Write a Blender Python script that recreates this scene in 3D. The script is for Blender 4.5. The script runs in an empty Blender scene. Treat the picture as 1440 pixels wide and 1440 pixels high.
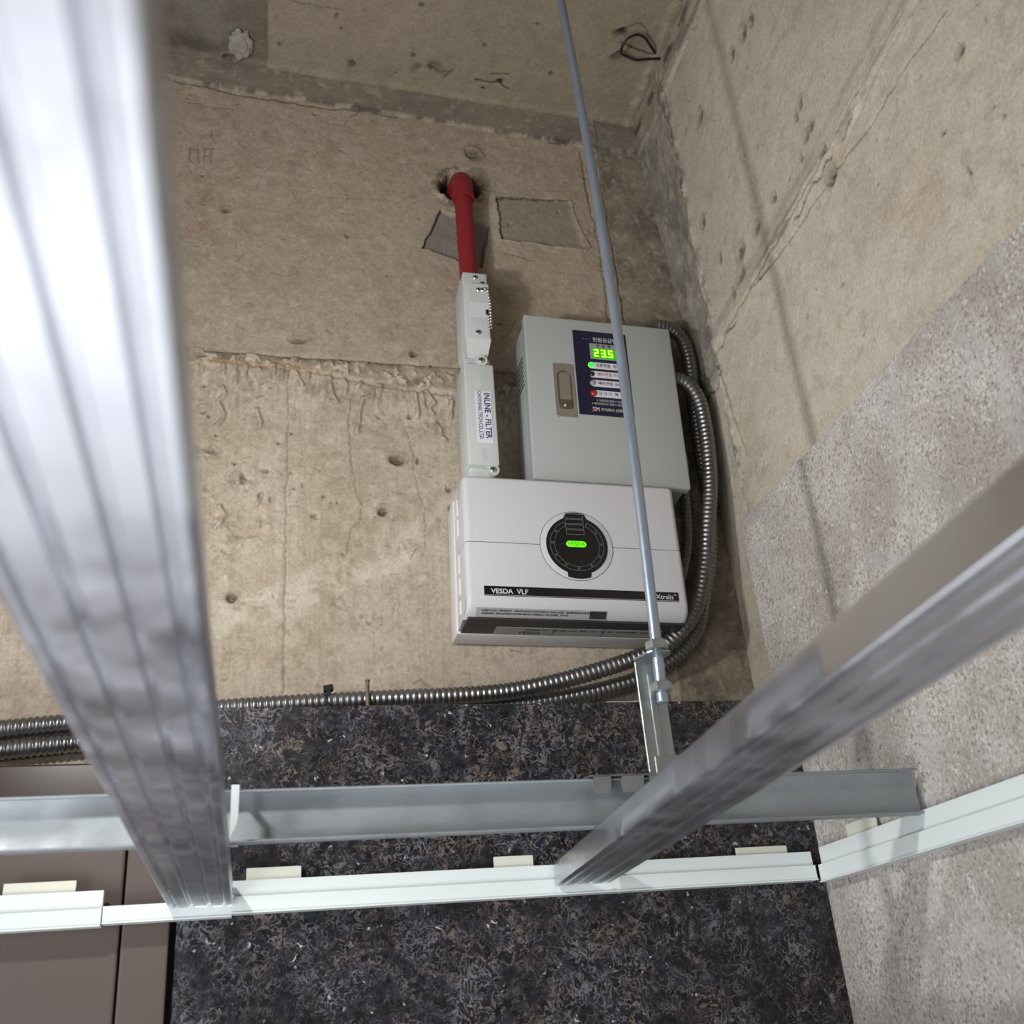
import bpy, bmesh, math, random
import numpy as np
from mathutils import Vector, Matrix

# ------------------------------------------------------------------ scene, camera, light
SC = bpy.context.scene
COL = SC.collection
cam_d = bpy.data.cameras.new('camera')
cam_d.sensor_width = 36.0
cam_d.sensor_fit = 'HORIZONTAL'
cam_d.lens = 36.0 * 1475.0 / 1440.0
cam_d.clip_start = 0.01
cam_d.dof.use_dof = True
cam_d.dof.focus_distance = 1.12
cam_d.dof.aperture_fstop = 9.5
cam = bpy.data.objects.new('camera', cam_d)
COL.objects.link(cam)
right = Vector((0.97253274, -0.21907971, -0.07863933))
down = Vector((0.02842296, 0.44709156, -0.8940365))
fwd = Vector((0.23102424, 0.86724461, 0.44103808))
cam.matrix_world = Matrix((
    (right.x, -down.x, -fwd.x, 0.0),
    (right.y, -down.y, -fwd.y, 0.0),
    (right.z, -down.z, -fwd.z, 0.0),
    (0, 0, 0, 1)))
SC.camera = cam

SC.view_settings.view_transform = 'Standard'
SC.view_settings.look = 'None'
SC.view_settings.gamma = 1.0
SC.view_settings.use_curve_mapping = False
SC.view_settings.exposure = -0.06

world = bpy.data.worlds.new('world')
SC.world = world
world.use_nodes = True
world.node_tree.nodes['Background'].inputs['Color'].default_value = (0.9, 0.95, 1.0, 1)
world.node_tree.nodes['Background'].inputs['Strength'].default_value = 0.16


def area_light(name, loc, target, size, power, color=(1, 1, 1), size_y=None):
    d = bpy.data.lights.new(name, 'AREA')
    d.energy = power
    d.color = color
    d.size = size
    if size_y:
        d.shape = 'RECTANGLE'
        d.size_y = size_y
    o = bpy.data.objects.new(name, d)
    COL.objects.link(o)
    o.location = loc
    o.rotation_euler = (Vector(target) - Vector(loc)).to_track_quat('-Z', 'Y').to_euler()
    return o


area_light('void_lamp', (-0.22, 0.60, 0.42), (0.40, 1.16, 0.60), 0.040, 3.1, (1.0, 0.985, 0.965))
area_light('hall_lamp', (-1.15, -0.55, -0.06), (0.3, 0.9, 0.4), 0.35, 7.0, (0.99, 0.99, 1.0))
area_light('low_panel', (-0.12, 0.52, -0.20), (-0.12, 0.52, 1.0), 0.75, 2.7, (0.93, 0.95, 1.0), 0.44)
area_light('room_lamp', (-1.25, -0.75, -0.75), (0.54, 0.55, -0.05), 1.1, 21, (0.99, 0.995, 1.0), 0.8)

YB = 1.16      # concrete back wall plane
XR = 0.569     # concrete right wall plane
YT = 0.98      # dark granite face
XG = 0.544     # grey granite face

# ------------------------------------------------------------------ node helpers / materials
def lin(r, g, b):
    f = lambda c: ((c / 255 + 0.055) / 1.055) ** 2.4 if c > 10 else c / 255 / 12.92
    return (f(r), f(g), f(b), 1.0)


class NT:
    def __init__(self, name):
        self.m = bpy.data.materials.new(name)
        self.m.use_nodes = True
        self.t = self.m.node_tree
        self.b = self.t.nodes['Principled BSDF']

    def n(self, kind, **kw):
        o = self.t.nodes.new(kind)
        for k, v in kw.items():
            setattr(o, k, v)
        return o

    def link(self, a, b):
        self.t.links.new(a, b)

    def coord(self, scale=(1, 1, 1), out='Object'):
        tc = self.n('ShaderNodeTexCoord')
        mp = self.n('ShaderNodeMapping')
        mp.inputs['Scale'].default_value = scale
        self.link(tc.outputs[out], mp.inputs['Vector'])
        return mp.outputs[0]

    def noise(self, vec, scale, detail=4, rough=0.55, dist=0.0):
        o = self.n('ShaderNodeTexNoise')
        o.inputs['Scale'].default_value = scale
        o.inputs['Detail'].default_value = detail
        o.inputs['Roughness'].default_value = rough
        o.inputs['Distortion'].default_value = dist
        self.link(vec, o.inputs['Vector'])
        return o.outputs['Fac']

    def voronoi(self, vec, scale, feature='F1', rand=1.0):
        o = self.n('ShaderNodeTexVoronoi', feature=feature)
        o.inputs['Scale'].default_value = scale
        o.inputs['Randomness'].default_value = rand
        self.link(vec, o.inputs['Vector'])
        return o.outputs['Distance']

    def ramp(self, fac, stops):
        o = self.n('ShaderNodeValToRGB')
        e = o.color_ramp.elements
        while len(e) < len(stops):
            e.new(0.5)
        for i, (p, c) in enumerate(stops):
            e[i].position = p
            e[i].color = c if len(c) == 4 else (*c, 1)
        self.link(fac, o.inputs[0])
        return o.outputs[0]

    def mix(self, fac, a, b, mode='MIX'):
        o = self.n('ShaderNodeMix', data_type='RGBA', blend_type=mode)
        for sock, v in ((o.inputs[0], fac), (o.inputs[6], a), (o.inputs[7], b)):
            if isinstance(v, (int, float)):
                sock.default_value = v
            elif isinstance(v, tuple):
                sock.default_value = v
            else:
                self.link(v, sock)
        return o.outputs[2]

    def math(self, op, a, b=0.0):
        o = self.n('ShaderNodeMath', operation=op)
        for sock, v in ((o.inputs[0], a), (o.inputs[1], b)):
            if isinstance(v, (int, float)):
                sock.default_value = v
            else:
                self.link(v, sock)
        return o.outputs[0]

    def bump(self, h, strength, dist):
        o = self.n('ShaderNodeBump')
        o.inputs['Strength'].default_value = strength
        o.inputs['Distance'].default_value = dist
        self.link(h, o.inputs['Height'])
        self.link(o.outputs[0], self.b.inputs['Normal'])

    def set(self, **kw):
        for k, v in kw.items():
            s = self.b.inputs[k.replace('_', ' ')]
            if isinstance(v, (int, float, tuple)):
                s.default_value = v
            else:
                self.link(v, s)


G = (0, 0, 0, 1)
W1 = (1, 1, 1, 1)


def plastic(name, rgb, rough=0.45, var=0.04, bump=0.03, scale=500):
    t = NT(name)
    v = t.coord()
    n = t.noise(v, scale, 3)
    c = lin(*rgb)
    d = tuple(x * (1 - var * 2.5) for x in c[:3]) + (1,)
    big = t.noise(v, 18, 4)
    f = t.math('MULTIPLY', t.math('ADD', n, big), 0.5)
    t.set(Base_Color=t.mix(f, c, d), Roughness=rough)
    t.bump(n, bump, 0.0006)
    return t.m


def metal(name, rgb, rough=0.3, streak=(1, 1, 1), bump=0.05, var=0.15, scale=60, metallic=1.0, bdist=0.001):
    t = NT(name)
    v = t.coord(streak)
    n = t.noise(v, scale, 5, 0.6)
    v2 = t.coord()
    n2 = t.noise(v2, 25, 4)
    c = lin(*rgb)
    d = tuple(x * (1 - var) for x in c[:3]) + (1,)
    t.set(Base_Color=t.mix(n, c, d), Metallic=metallic)
    r = t.ramp(n2, [(0.3, (rough * 0.75,) * 3), (0.7, (rough * 1.3,) * 3)])
    t.link(r, t.b.inputs['Roughness'])
    t.bump(n, bump, bdist)
    return t.m


def emit(name, rgb, strength):
    t = NT(name)
    v = t.coord()
    n = t.noise(v, 300, 2)
    c = lin(*rgb)
    t.set(Base_Color=(0.01, 0.02, 0.01, 1), Emission_Color=t.mix(n, c, tuple(x * 0.9 for x in c[:3]) + (1,)), Emission_Strength=strength)
    return t.m


def concrete_mat():
    t = NT('board_formed_concrete')
    at = t.n('ShaderNodeAttribute', attribute_name='tone')
    v = t.coord()
    f1 = t.noise(v, 260, 6, 0.7)
    f2 = t.noise(v, 45, 5, 0.6)
    c = t.mix(t.ramp(f1, [(0.30, G), (0.75, W1)]), (0.74, 0.725, 0.70, 1), (1.13, 1.13, 1.12, 1))
    c2 = t.mix(t.ramp(f2, [(0.35, G), (0.65, W1)]), (0.93, 0.92, 0.90, 1), (1.05, 1.05, 1.05, 1))
    m1 = t.mix(1.0, at.outputs['Color'], c, 'MULTIPLY')
    m2 = t.mix(1.0, m1, c2, 'MULTIPLY')
    sp = t.voronoi(v, 240)
    spm = t.ramp(sp, [(0.06, W1), (0.13, G)])
    keep = t.math('MULTIPLY', spm, t.ramp(t.noise(v, 90, 3), [(0.56, G), (0.62, W1)]))
    m3 = t.mix(keep, m2, lin(96, 86, 72))
    t.set(Base_Color=m3, Roughness=0.88)
    t.bump(t.math('ADD', f1, t.math('MULTIPLY', f2, 1.0)), 0.45, 0.0014)
    return t.m


def dark_granite():
    t = NT('dark_brown_granite')
    v = t.coord()
    warp = t.n('ShaderNodeTexNoise')
    warp.inputs['Scale'].default_value = 55
    warp.inputs['Detail'].default_value = 4
    t.link(v, warp.inputs['Vector'])
    wv = t.mix(0.016, v, warp.outputs['Color'], 'LINEAR_LIGHT')
    base = t.mix(t.ramp(t.noise(v, 95, 5, 0.7), [(0.38, G), (0.62, W1)]), lin(9, 9, 10), lin(38, 39, 46))
    hue = t.ramp(t.noise(v, 26, 3), [(0.42, G), (0.58, W1)])
    flake = t.mix(hue, lin(122, 124, 134), lin(134, 119, 109))
    zone = t.ramp(t.noise(v, 30, 5, 0.65), [(0.40, (0.05, 0.05, 0.05)), (0.60, W1)])
    # curled bright mineral threads in two sizes
    r1 = t.noise(wv, 105, 2, 0.5)
    k1 = t.ramp(t.math('ABSOLUTE', t.math('SUBTRACT', r1, 0.5)), [(0.0, W1), (0.018, (0.5, 0.5, 0.5)), (0.040, G)])
    r2 = t.noise(wv, 210, 2, 0.5)
    k2 = t.ramp(t.math('ABSOLUTE', t.math('SUBTRACT', r2, 0.52)), [(0.0, W1), (0.02, (0.4, 0.4, 0.4)), (0.045, G)])
    br = t.ramp(t.noise(v, 75, 3, 0.6), [(0.45, G), (0.62, W1)])
    c = t.mix(t.math('MULTIPLY', t.math('MULTIPLY', k1, zone), 0.85), base, flake)
    c = t.mix(t.math('MULTIPLY', t.math('MULTIPLY', k2, br), 0.5), c, flake)
    blot = t.ramp(t.noise(wv, 230, 4, 0.7), [(0.55, G), (0.62, W1)])
    c = t.mix(t.math('MULTIPLY', t.math('MULTIPLY', blot, zone), 0.95), c, lin(112, 104, 102))
    fl = t.voronoi(wv, 105)
    fm = t.ramp(fl, [(0.13, W1), (0.20, G)])
    fmm = t.math('MULTIPLY', fm, t.ramp(t.noise(v, 41, 2), [(0.56, G), (0.60, W1)]))
    c = t.mix(t.math('MULTIPLY', fmm, 0.85), c, lin(176, 178, 180))
    t.set(Base_Color=c, Roughness=0.40)
    t.b.inputs['Specular IOR Level'].default_value = 0.35
    t.bump(r2, 0.08, 0.0006)
    return t.m


def grey_granite():
    t = NT('pale_grey_granite')
    v = t.coord()
    vs = t.coord((1, 1, 0.55))
    wp = t.n('ShaderNodeTexNoise')
    wp.inputs['Scale'].default_value = 140
    t.link(v, wp.inputs['Vector'])
    fine = t.noise(v, 300, 5, 0.8)
    c = t.ramp(fine, [(0.32, lin(98, 90, 82)), (0.44, lin(176, 170, 164)), (0.58, lin(206, 202, 198)), (0.70, lin(232, 230, 228))])
    sp = t.ramp(t.noise(v, 210, 3, 0.7), [(0.57, G), (0.62, W1)])
    spz = t.ramp(t.noise(v, 14, 4), [(0.35, (0.45, 0.45, 0.45)), (0.6, W1)])
    c = t.mix(t.math('MULTIPLY', t.math('MULTIPLY', sp, spz), 0.75), c, lin(116, 108, 98))
    vein = t.ramp(t.noise(vs, 22, 5, 0.7, 1.0), [(0.52, G), (0.60, W1)])
    c = t.mix(t.math('MULTIPLY', vein, 0.55), c, lin(190, 188, 188))
    dirty = t.ramp(t.noise(v, 9, 4, 0.6, 0.4), [(0.40, W1), (0.58, G)])
    c = t.mix(t.math('MULTIPLY', dirty, 0.5), c, lin(140, 132, 122))
    wh = t.voronoi(t.mix(0.02, t.coord((1, 1.2, 0.5)), wp.outputs['Color'], 'LINEAR_LIGHT'), 62)
    wm = t.ramp(wh, [(0.24, W1), (0.30, G)])
    wm = t.math('MULTIPLY', wm, t.ramp(t.noise(v, 33, 3), [(0.56, G), (0.60, W1)]))
    c = t.mix(t.math('MULTIPLY', wm, 0.75), c, lin(210, 209, 208))
    wh2 = t.ramp(t.voronoi(t.coord((1, 1.3, 0.7)), 150), [(0.20, W1), (0.28, G)])
    c = t.mix(t.math('MULTIPLY', t.math('MULTIPLY', wh2, t.ramp(t.noise(v, 50, 3), [(0.48, G), (0.56, W1)])), 0.65), c, lin(212, 211, 210))
    dk = t.ramp(t.voronoi(v, 85), [(0.10, W1), (0.14, G)])
    c = t.mix(t.math('MULTIPLY', dk, 0.6), c, lin(98, 92, 84))
    t.set(Base_Color=c, Roughness=0.55)
    t.bump(fine, 0.12, 0.0006)
    return t.m


M = {}
M['concrete'] = concrete_mat()
M['dark'] = dark_granite()
M['grey'] = grey_granite()
M['bar'] = metal('galvanised_furring_steel', (206, 208, 214), 0.34, (60, 1.2, 60), 0.10, 0.12, 1.5, 1.0, 0.0015)
M['channel'] = metal('zinc_channel_steel', (172, 178, 182), 0.58, (1, 3, 3), 0.10, 0.18, 120, 0.7)
M['zinc'] = metal('bright_zinc_plating', (172, 184, 200), 0.36, (1, 1, 1), 0.05, 0.10, 200, 0.65)
M['bracket'] = metal('dull_zinc_bracket', (186, 192, 192), 0.45, (2, 2, 1), 0.12, 0.18, 160)
M['conduit'] = metal('flexible_steel_conduit', (142, 142, 142), 0.40, (1, 1, 1), 0.05, 0.12, 300, 0.9)
M['chrome'] = metal('polished_latch_steel', (214, 212, 208), 0.33, (1, 1, 1), 0.02, 0.06, 200)
M['trim'] = plastic('white_painted_aluminium', (222, 230, 230), 0.35, 0.01, 0.01, 120)
M['tab'] = plastic('cream_plastic_shim', (214, 216, 202), 0.5, 0.03)
M['vesda'] = plastic('light_grey_moulded_plastic', (203, 203, 206), 0.45, 0.012, 0.04, 900)
M['vesda_side'] = plastic('white_moulded_plastic', (216, 218, 218), 0.45, 0.01, 0.02, 900)
M['black'] = plastic('gloss_black_plastic', (16, 16, 18), 0.22, 0.02, 0.0)
M['darkgrey'] = plastic('dark_grey_plastic', (52, 53, 58), 0.5, 0.05)
M['seam'] = plastic('painted_seam_shade', (70, 70, 74), 0.7, 0.05)  # dark grey paints the shade in cover seam, bezel groove and louvres
M['outline'] = plastic('grey_printed_ink', (118, 118, 118), 0.5, 0.02, 0.0)
M['white_ink'] = plastic('white_printed_ink', (208, 208, 206), 0.5, 0.02, 0.0)
M['black_ink'] = plastic('black_printed_ink', (30, 30, 34), 0.5, 0.02, 0.0)
M['navy_ink'] = plastic('navy_printed_ink', (38, 38, 92), 0.5, 0.02, 0.0)
M['red_ink'] = plastic('brown_red_printed_ink', (150, 96, 84), 0.5, 0.02, 0.0)
M['box'] = plastic('grey_powder_coated_steel', (171, 176, 174), 0.42, 0.015, 0.10, 1200)
M['filter'] = plastic('pale_grey_abs_plastic', (198, 203, 202), 0.42, 0.015, 0.02)
M['paper'] = plastic('white_label_paper', (224, 224, 232), 0.55, 0.01, 0.0)
M['silver'] = plastic('silver_rating_label', (168, 168, 168), 0.35, 0.02, 0.0)
M['navy'] = plastic('navy_vinyl_overlay', (24, 24, 54), 0.35, 0.03, 0.0)
M['red_pipe'] = plastic('red_cpvc_pipe', (146, 34, 44), 0.5, 0.12, 0.05, 160)
M['lens_off'] = plastic('dark_led_lens', (30, 30, 34), 0.15, 0.02, 0.0)
M['lens_grey'] = plastic('grey_toggle_button', (150, 152, 160), 0.3, 0.02, 0.0)
M['lens_red'] = plastic('red_push_button', (176, 42, 30), 0.3, 0.04, 0.0)
M['green'] = emit('lit_green_led', (40, 255, 40), 1.6)
M['green_bg'] = emit('green_display_glow', (0, 190, 0), 1.0)
M['green_seg'] = emit('lit_display_segments', (190, 255, 60), 2.2)
M['lime'] = emit('lit_lime_badge', (120, 250, 0), 1.25)
M['door'] = plastic('brown_painted_steel', (97, 85, 81), 0.36, 0.05, 0.06, 160)
M['door_shaded'] = plastic('shaded_brown_gloss_steel', (52, 40, 36), 0.30, 0.12, 0.03, 40)  # same brown steel, shade on the header put into its colour
M['rubber'] = plastic('black_nylon', (22, 22, 24), 0.45, 0.05)
M['nail'] = metal('weathered_nail_steel', (150, 136, 120), 0.5)
M['room'] = plastic('plain_painted_room', (170, 172, 172), 0.7, 0.05)
M['floor'] = plastic('polished_pale_floor', (176, 176, 174), 0.3, 0.06, 0.0, 6)
M['plaster'] = plastic('rough_white_plaster', (186, 180, 168), 0.9, 0.25, 0.6, 300)


# ------------------------------------------------------------------ mesh helpers
def tagged(o, label=None, cat=None, group=None, kind=None):
    if label: o['label'] = label
    if cat: o['category'] = cat
    if group: o['group'] = group
    if kind: o['kind'] = kind
    return o


def thing(name, label, cat, loc=(0, 0, 0), rot=(0, 0, 0), group=None, kind=None):
    o = bpy.data.objects.new(name, None)
    o.empty_display_size = 0.02
    COL.objects.link(o)
    o.location = loc
    o.rotation_euler = rot
    return tagged(o, label, cat, group, kind)


def link_mesh(name, me, mat, parent=None, loc=(0, 0, 0), rot=(0, 0, 0), smooth=False):
    if mat is not None and not me.materials:
        me.materials.append(mat)
    if smooth:
        me.polygons.foreach_set('use_smooth', [True] * len(me.polygons))
    o = bpy.data.objects.new(name, me)
    COL.objects.link(o)
    o.location = loc
    o.rotation_euler = rot
    if parent is not None:
        o.parent = parent
    return o


class MB:
    def __init__(self):
        self.v = []
        self.f = []

    def add(self, vs, fs):
        b = len(self.v)
        self.v += [tuple(p) for p in vs]
        self.f += [tuple(i + b for i in f) for f in fs]
        return self

    def box(self, x0, x1, y0, y1, z0, z1):
        return self.add([(x0, y0, z0), (x1, y0, z0), (x1, y1, z0), (x0, y1, z0), (x0, y0, z1), (x1, y0, z1), (x1, y1, z1), (x0, y1, z1)],
                        [(0, 3, 2, 1), (4, 5, 6, 7), (0, 1, 5, 4), (1, 2, 6, 5), (2, 3, 7, 6), (3, 0, 4, 7)])

    def rbox(self, x0, x1, y0, y1, z0, z1, r=0.002, seg=3, which=None):
        bm = bmesh.new()
        bmesh.ops.create_cube(bm, size=1)
        for v in bm.verts:
            v.co = Vector((x0 + (v.co.x + .5) * (x1 - x0), y0 + (v.co.y + .5) * (y1 - y0), z0 + (v.co.z + .5) * (z1 - z0)))
        if which:
            for fn, rr, sg in which:
                es = [e for e in bm.edges if fn(e)]
                bmesh.ops.bevel(bm, geom=es, offset=rr, segments=sg, profile=0.5, affect='EDGES')
        else:
            bmesh.ops.bevel(bm, geom=bm.edges[:], offset=r, segments=seg, profile=0.5, affect='EDGES')
        bm.verts.index_update()
        self.add([v.co[:] for v in bm.verts], [[v.index for v in f.verts] for f in bm.faces])
        bm.free()
        return self

    def prism(self, pts, y0, y1):
        """outline in x,z extruded along y (y0 is the front)"""
        n = len(pts)
        vs = [(p[0], y0, p[1]) for p in pts] + [(p[0], y1, p[1]) for p in pts]
        fs = [tuple(range(n)), tuple(range(2 * n - 1, n - 1, -1))]
        fs += [(i, i + n, (i + 1) % n + n, (i + 1) % n) for i in range(n)]
        return self.add(vs, fs)

    def tube(self, path, r, seg=12, cap=True):
        path = [Vector(p) for p in path]
        n = len(path)
        rs = r if hasattr(r, '__len__') else [r] * n
        tang = []
        for i in range(n):
            d = path[min(i + 1, n - 1)] - path[max(i - 1, 0)]
            if d.length < 1e-9:
                d = Vector((0, 0, 1))
            tang.append(d.normalized())
        ref = Vector((1, 0, 0)) if abs(tang[0].x) < 0.8 else Vector((0, 0, 1))
        nrm = (ref - tang[0] * ref.dot(tang[0])).normalized()
        vs = []
        for i in range(n):
            nrm = (nrm - tang[i] * nrm.dot(tang[i])).normalized()
            bi = tang[i].cross(nrm)
            for k in range(seg):
                a = 2 * math.pi * k / seg
                vs.append(path[i] + (nrm * math.cos(a) + bi * math.sin(a)) * rs[i])
        fs = [(i * seg + k, i * seg + (k + 1) % seg, (i + 1) * seg + (k + 1) % seg, (i + 1) * seg + k) for i in range(n - 1) for k in range(seg)]
        if cap:
            fs.append(tuple(range(seg))[::-1])
            fs.append(tuple(range((n - 1) * seg, n * seg)))
        return self.add(vs, fs)

    def cyl(self, a, b, r, seg=20):
        return self.tube([a, b], r, seg)

    def sphere(self, c, r, seg=10, rings=6):
        pts = []
        for i in range(rings + 1):
            a = math.pi * i / rings
            pts.append((Vector(c) + Vector((0, 0, -math.cos(a) * r)), max(math.sin(a) * r, 1e-5)))
        b = len(self.v)
        self.tube([p[0] for p in pts], [p[1] for p in pts], seg, True)
        return self

    def sheet(self, prof, t, a0, a1, n=1, axis='x', wob=0.0, seed=0):
        """open profile (list of 2d pts in the cross-section plane), thickness t, swept along axis"""
        P = [Vector((p[0], p[1])) for p in prof]
        off = []
        for i in range(len(P)):
            d = (P[min(i + 1, len(P) - 1)] - P[max(i - 1, 0)]).normalized()
            off.append(Vector((-d.y, d.x)) * t)
        ring = P + [P[i] + off[i] for i in range(len(P) - 1, -1, -1)]
        m = len(ring)
        rnd = random.Random(seed)
        ph = [(rnd.uniform(0, 6.28), rnd.uniform(5, 16), rnd.uniform(0, 6.28), rnd.uniform(20, 45)) for _ in range(len(P))]
        ph = ph + ph[::-1]
        vs = []
        for j in range(n + 1):
            s = a0 + (a1 - a0) * j / n
            for i, p in enumerate(ring):
                w = wob * (math.sin(ph[i][0] + s * ph[i][1]) + 0.5 * math.sin(ph[i][2] + s * ph[i][3])) if wob else 0.0
                if axis == 'x':
                    vs.append((s, p.x, p.y + w))
                else:
                    vs.append((p.x, s, p.y + w))
        fs = []
        for j in range(n):
            for i in range(m):
                fs.append((j * m + i, j * m + (i + 1) % m, (j + 1) * m + (i + 1) % m, (j + 1) * m + i))
        fs.append(tuple(range(m))[::-1])
        fs.append(tuple(range(n * m, n * m + m)))
        return self.add(vs, fs)

    def build(self, name, mat, parent=None, loc=(0, 0, 0), rot=(0, 0, 0), smooth=False, autos=None):
        me = bpy.data.meshes.new(name)
        me.from_pydata(self.v, [], self.f)
        me.validate()
        bm = bmesh.new()
        bm.from_mesh(me)
        bmesh.ops.recalc_face_normals(bm, faces=bm.faces[:])
        if autos is not None:
            for f in bm.faces:
                f.smooth = True
            for e in bm.edges:
                if len(e.link_faces) == 2 and e.calc_face_angle(0) > autos:
                    e.smooth = False
        bm.to_mesh(me)
        bm.free()
        return link_mesh(name, me, mat, parent, loc, rot, smooth)


def arc(cx, cz, r, a0, a1, n):
    return [(cx + r * math.cos(math.radians(a0 + (a1 - a0) * i / n)), cz + r * math.sin(math.radians(a0 + (a1 - a0) * i / n))) for i in range(n + 1)]


def catmull(pts, step=0.002):
    P = [Vector(p) for p in pts]
    P = [P[0] * 2 - P[1]] + P + [P[-1] * 2 - P[-2]]
    out = []
    for i in range(1, len(P) - 2):
        a, b, c, d = P[i - 1:i + 3]
        n = max(int((c - b).length / step), 1)
        for k in range(n):
            t = k / n
            out.append(0.5 * ((2 * b) + (c - a) * t + (2 * a - 5 * b + 4 * c - d) * t * t + (3 * b - a - 3 * c + d) * t ** 3))
    out.append(P[-2])
    return out


def resample(pts, step):
    out = [pts[0]]
    acc = 0.0
    for a, b in zip(pts[:-1], pts[1:]):
        L = (b - a).length
        if L < 1e-9:
            continue
        pos = step - acc
        while pos <= L:
            out.append(a + (b - a) * (pos / L))
            pos += step
        acc = (acc + L) % step
    return out


def text(name, body, size, mat, parent, loc, rot=(math.pi / 2, 0, 0), align='CENTER', stretch=1.0, bold=0.0, label=None):
    cu = bpy.data.curves.new(name, 'FONT')
    cu.body = body
    cu.size = size
    cu.align_x = align
    cu.align_y = 'CENTER'
    cu.extrude = 0.00008
    cu.offset = bold
    cu.resolution_u = 3
    tmp = bpy.data.objects.new('tmp', cu)
    COL.objects.link(tmp)
    dg = bpy.context.evaluated_depsgraph_get()
    dg.update()
    me = bpy.data.meshes.new_from_object(tmp.evaluated_get(dg))
    bpy.data.objects.remove(tmp)
    bpy.data.curves.remove(cu)
    me.materials.clear()
    for v in me.vertices:
        v.co.x *= stretch
    me.name = name
    o = link_mesh(name, me, mat, parent, loc, rot)
    if label:
        o['label'] = label
    return o


# ------------------------------------------------------------------ numpy noise for the concrete
def vnoise(u, v, fu, fv, seed):
    rs = np.random.RandomState(seed)
    tab = rs.rand(256, 256)
    x = u * fu + 1000.0
    y = v * fv + 1000.0
    xi = np.floor(x).astype(int)
    yi = np.floor(y).astype(int)
    xf = x - xi
    yf = y - yi
    sx = xf * xf * (3 - 2 * xf)
    sy = yf * yf * (3 - 2 * yf)
    g = lambda a, b: tab[a % 256, b % 256]
    return (g(xi, yi) * (1 - sx) + g(xi + 1, yi) * sx) * (1 - sy) + (g(xi, yi + 1) * (1 - sx) + g(xi + 1, yi + 1) * sx) * sy


def fbm(u, v, f, seed, oct=5, ar=1.0, gain=0.55):
    s = np.zeros_like(u)
    a = 1.0
    tot = 0.0
    for i in range(oct):
        s += a * vnoise(u, v, f * ar, f, seed + i)
        tot += a
        a *= gain
        f *= 2.03
    return s / tot


def sstep(a, b, x):
    t = np.clip((x - a) / (b - a), 0, 1)
    return t * t * (3 - 2 * t)


def segdist(u, v, pts):
    d = np.full(u.shape, 9.0)
    for (ax, ay), (bx, by) in zip(pts[:-1], pts[1:]):
        dx, dy = bx - ax, by - ay
        L = dx * dx + dy * dy + 1e-12
        t = np.clip(((u - ax) * dx + (v - ay) * dy) / L, 0, 1)
        d = np.minimum(d, np.hypot(u - ax - t * dx, v - ay - t * dy))
    return d


def inpoly(u, v, pts, soft=0.0015):
    """soft mask of a convex polygon"""
    m = np.ones_like(u)
    n = len(pts)
    cx = sum(p[0] for p in pts) / n
    cy = sum(p[1] for p in pts) / n
    for i in range(n):
        ax, ay = pts[i]
        bx, by = pts[(i + 1) % n]
        nx, ny = by - ay, ax - bx
        L = math.hypot(nx, ny)
        nx /= L
        ny /= L
        if (cx - ax) * nx + (cy - ay) * ny < 0:
            nx, ny = -nx, -ny
        m = m * sstep(-soft, soft, (u - ax) * nx + (v - ay) * ny)
    return m


class Field:
    """height (out of the wall, metres) and albedo on a wall's own u, v metres"""
    def __init__(self, u, v, base, seed):
        self.u, self.v = u, v
        self.wu = u + (fbm(u, v, 90, seed + 50, 3) - 0.5) * 0.006
        self.wv = v + (fbm(u, v, 90, seed + 60, 3) - 0.5) * 0.006
        self.h = (fbm(u, v, 12, seed, 5) - 0.5) * 0.0035 + (fbm(u, v, 120, seed + 9, 3) - 0.5) * 0.0010
        self.c = np.ones(u.shape + (3,)) * np.array(lin(*base)[:3])
        self.rs = np.random.RandomState(seed)

    def tint(self, m, rgb, k=1.0):
        m = np.clip(m * k, 0, 1)[..., None]
        self.c = self.c * (1 - m) + np.array(lin(*rgb)[:3]) * m

    def mul(self, m, k):
        self.c = self.c * (1 + (k - 1) * np.clip(m, 0, 1))[..., None]

    def line(self, pts, w, depth, rgb=(110, 98, 80), k=0.7):
        d = segdist(self.wu, self.wv, pts)
        m = 1 - sstep(w * 0.3, w, d)
        self.h -= m * depth
        self.tint(m, rgb, k)

    def ridge(self, pts, w, height, k=0.25):
        d = segdist(self.wu, self.wv, pts)
        m = np.exp(-(d / w) ** 2)
        self.h += m * height
        e = np.exp(-((d - w * 1.3) / (w * 0.5)) ** 2)
        self.tint(e, (126, 114, 96), k)

    def pit(self, x, y, rx, ry, depth=0.0025, rgb=(104, 94, 78), k=0.8, ring=0.0):
        d = np.hypot((self.wu - x) / rx, (self.wv - y) / ry)
        m = 1 - sstep(0.45, 1.15, d)
        self.h -= m * depth
        tex = 0.55 + 0.9 * vnoise(self.u, self.v, 500, 500, 77)
        self.tint(m * tex, rgb, k)
        if ring:
            r = np.exp(-((d - 1.15) / 0.25) ** 2)
            self.h += r * ring
            self.tint(r, (120, 108, 90), 0.35)


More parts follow.
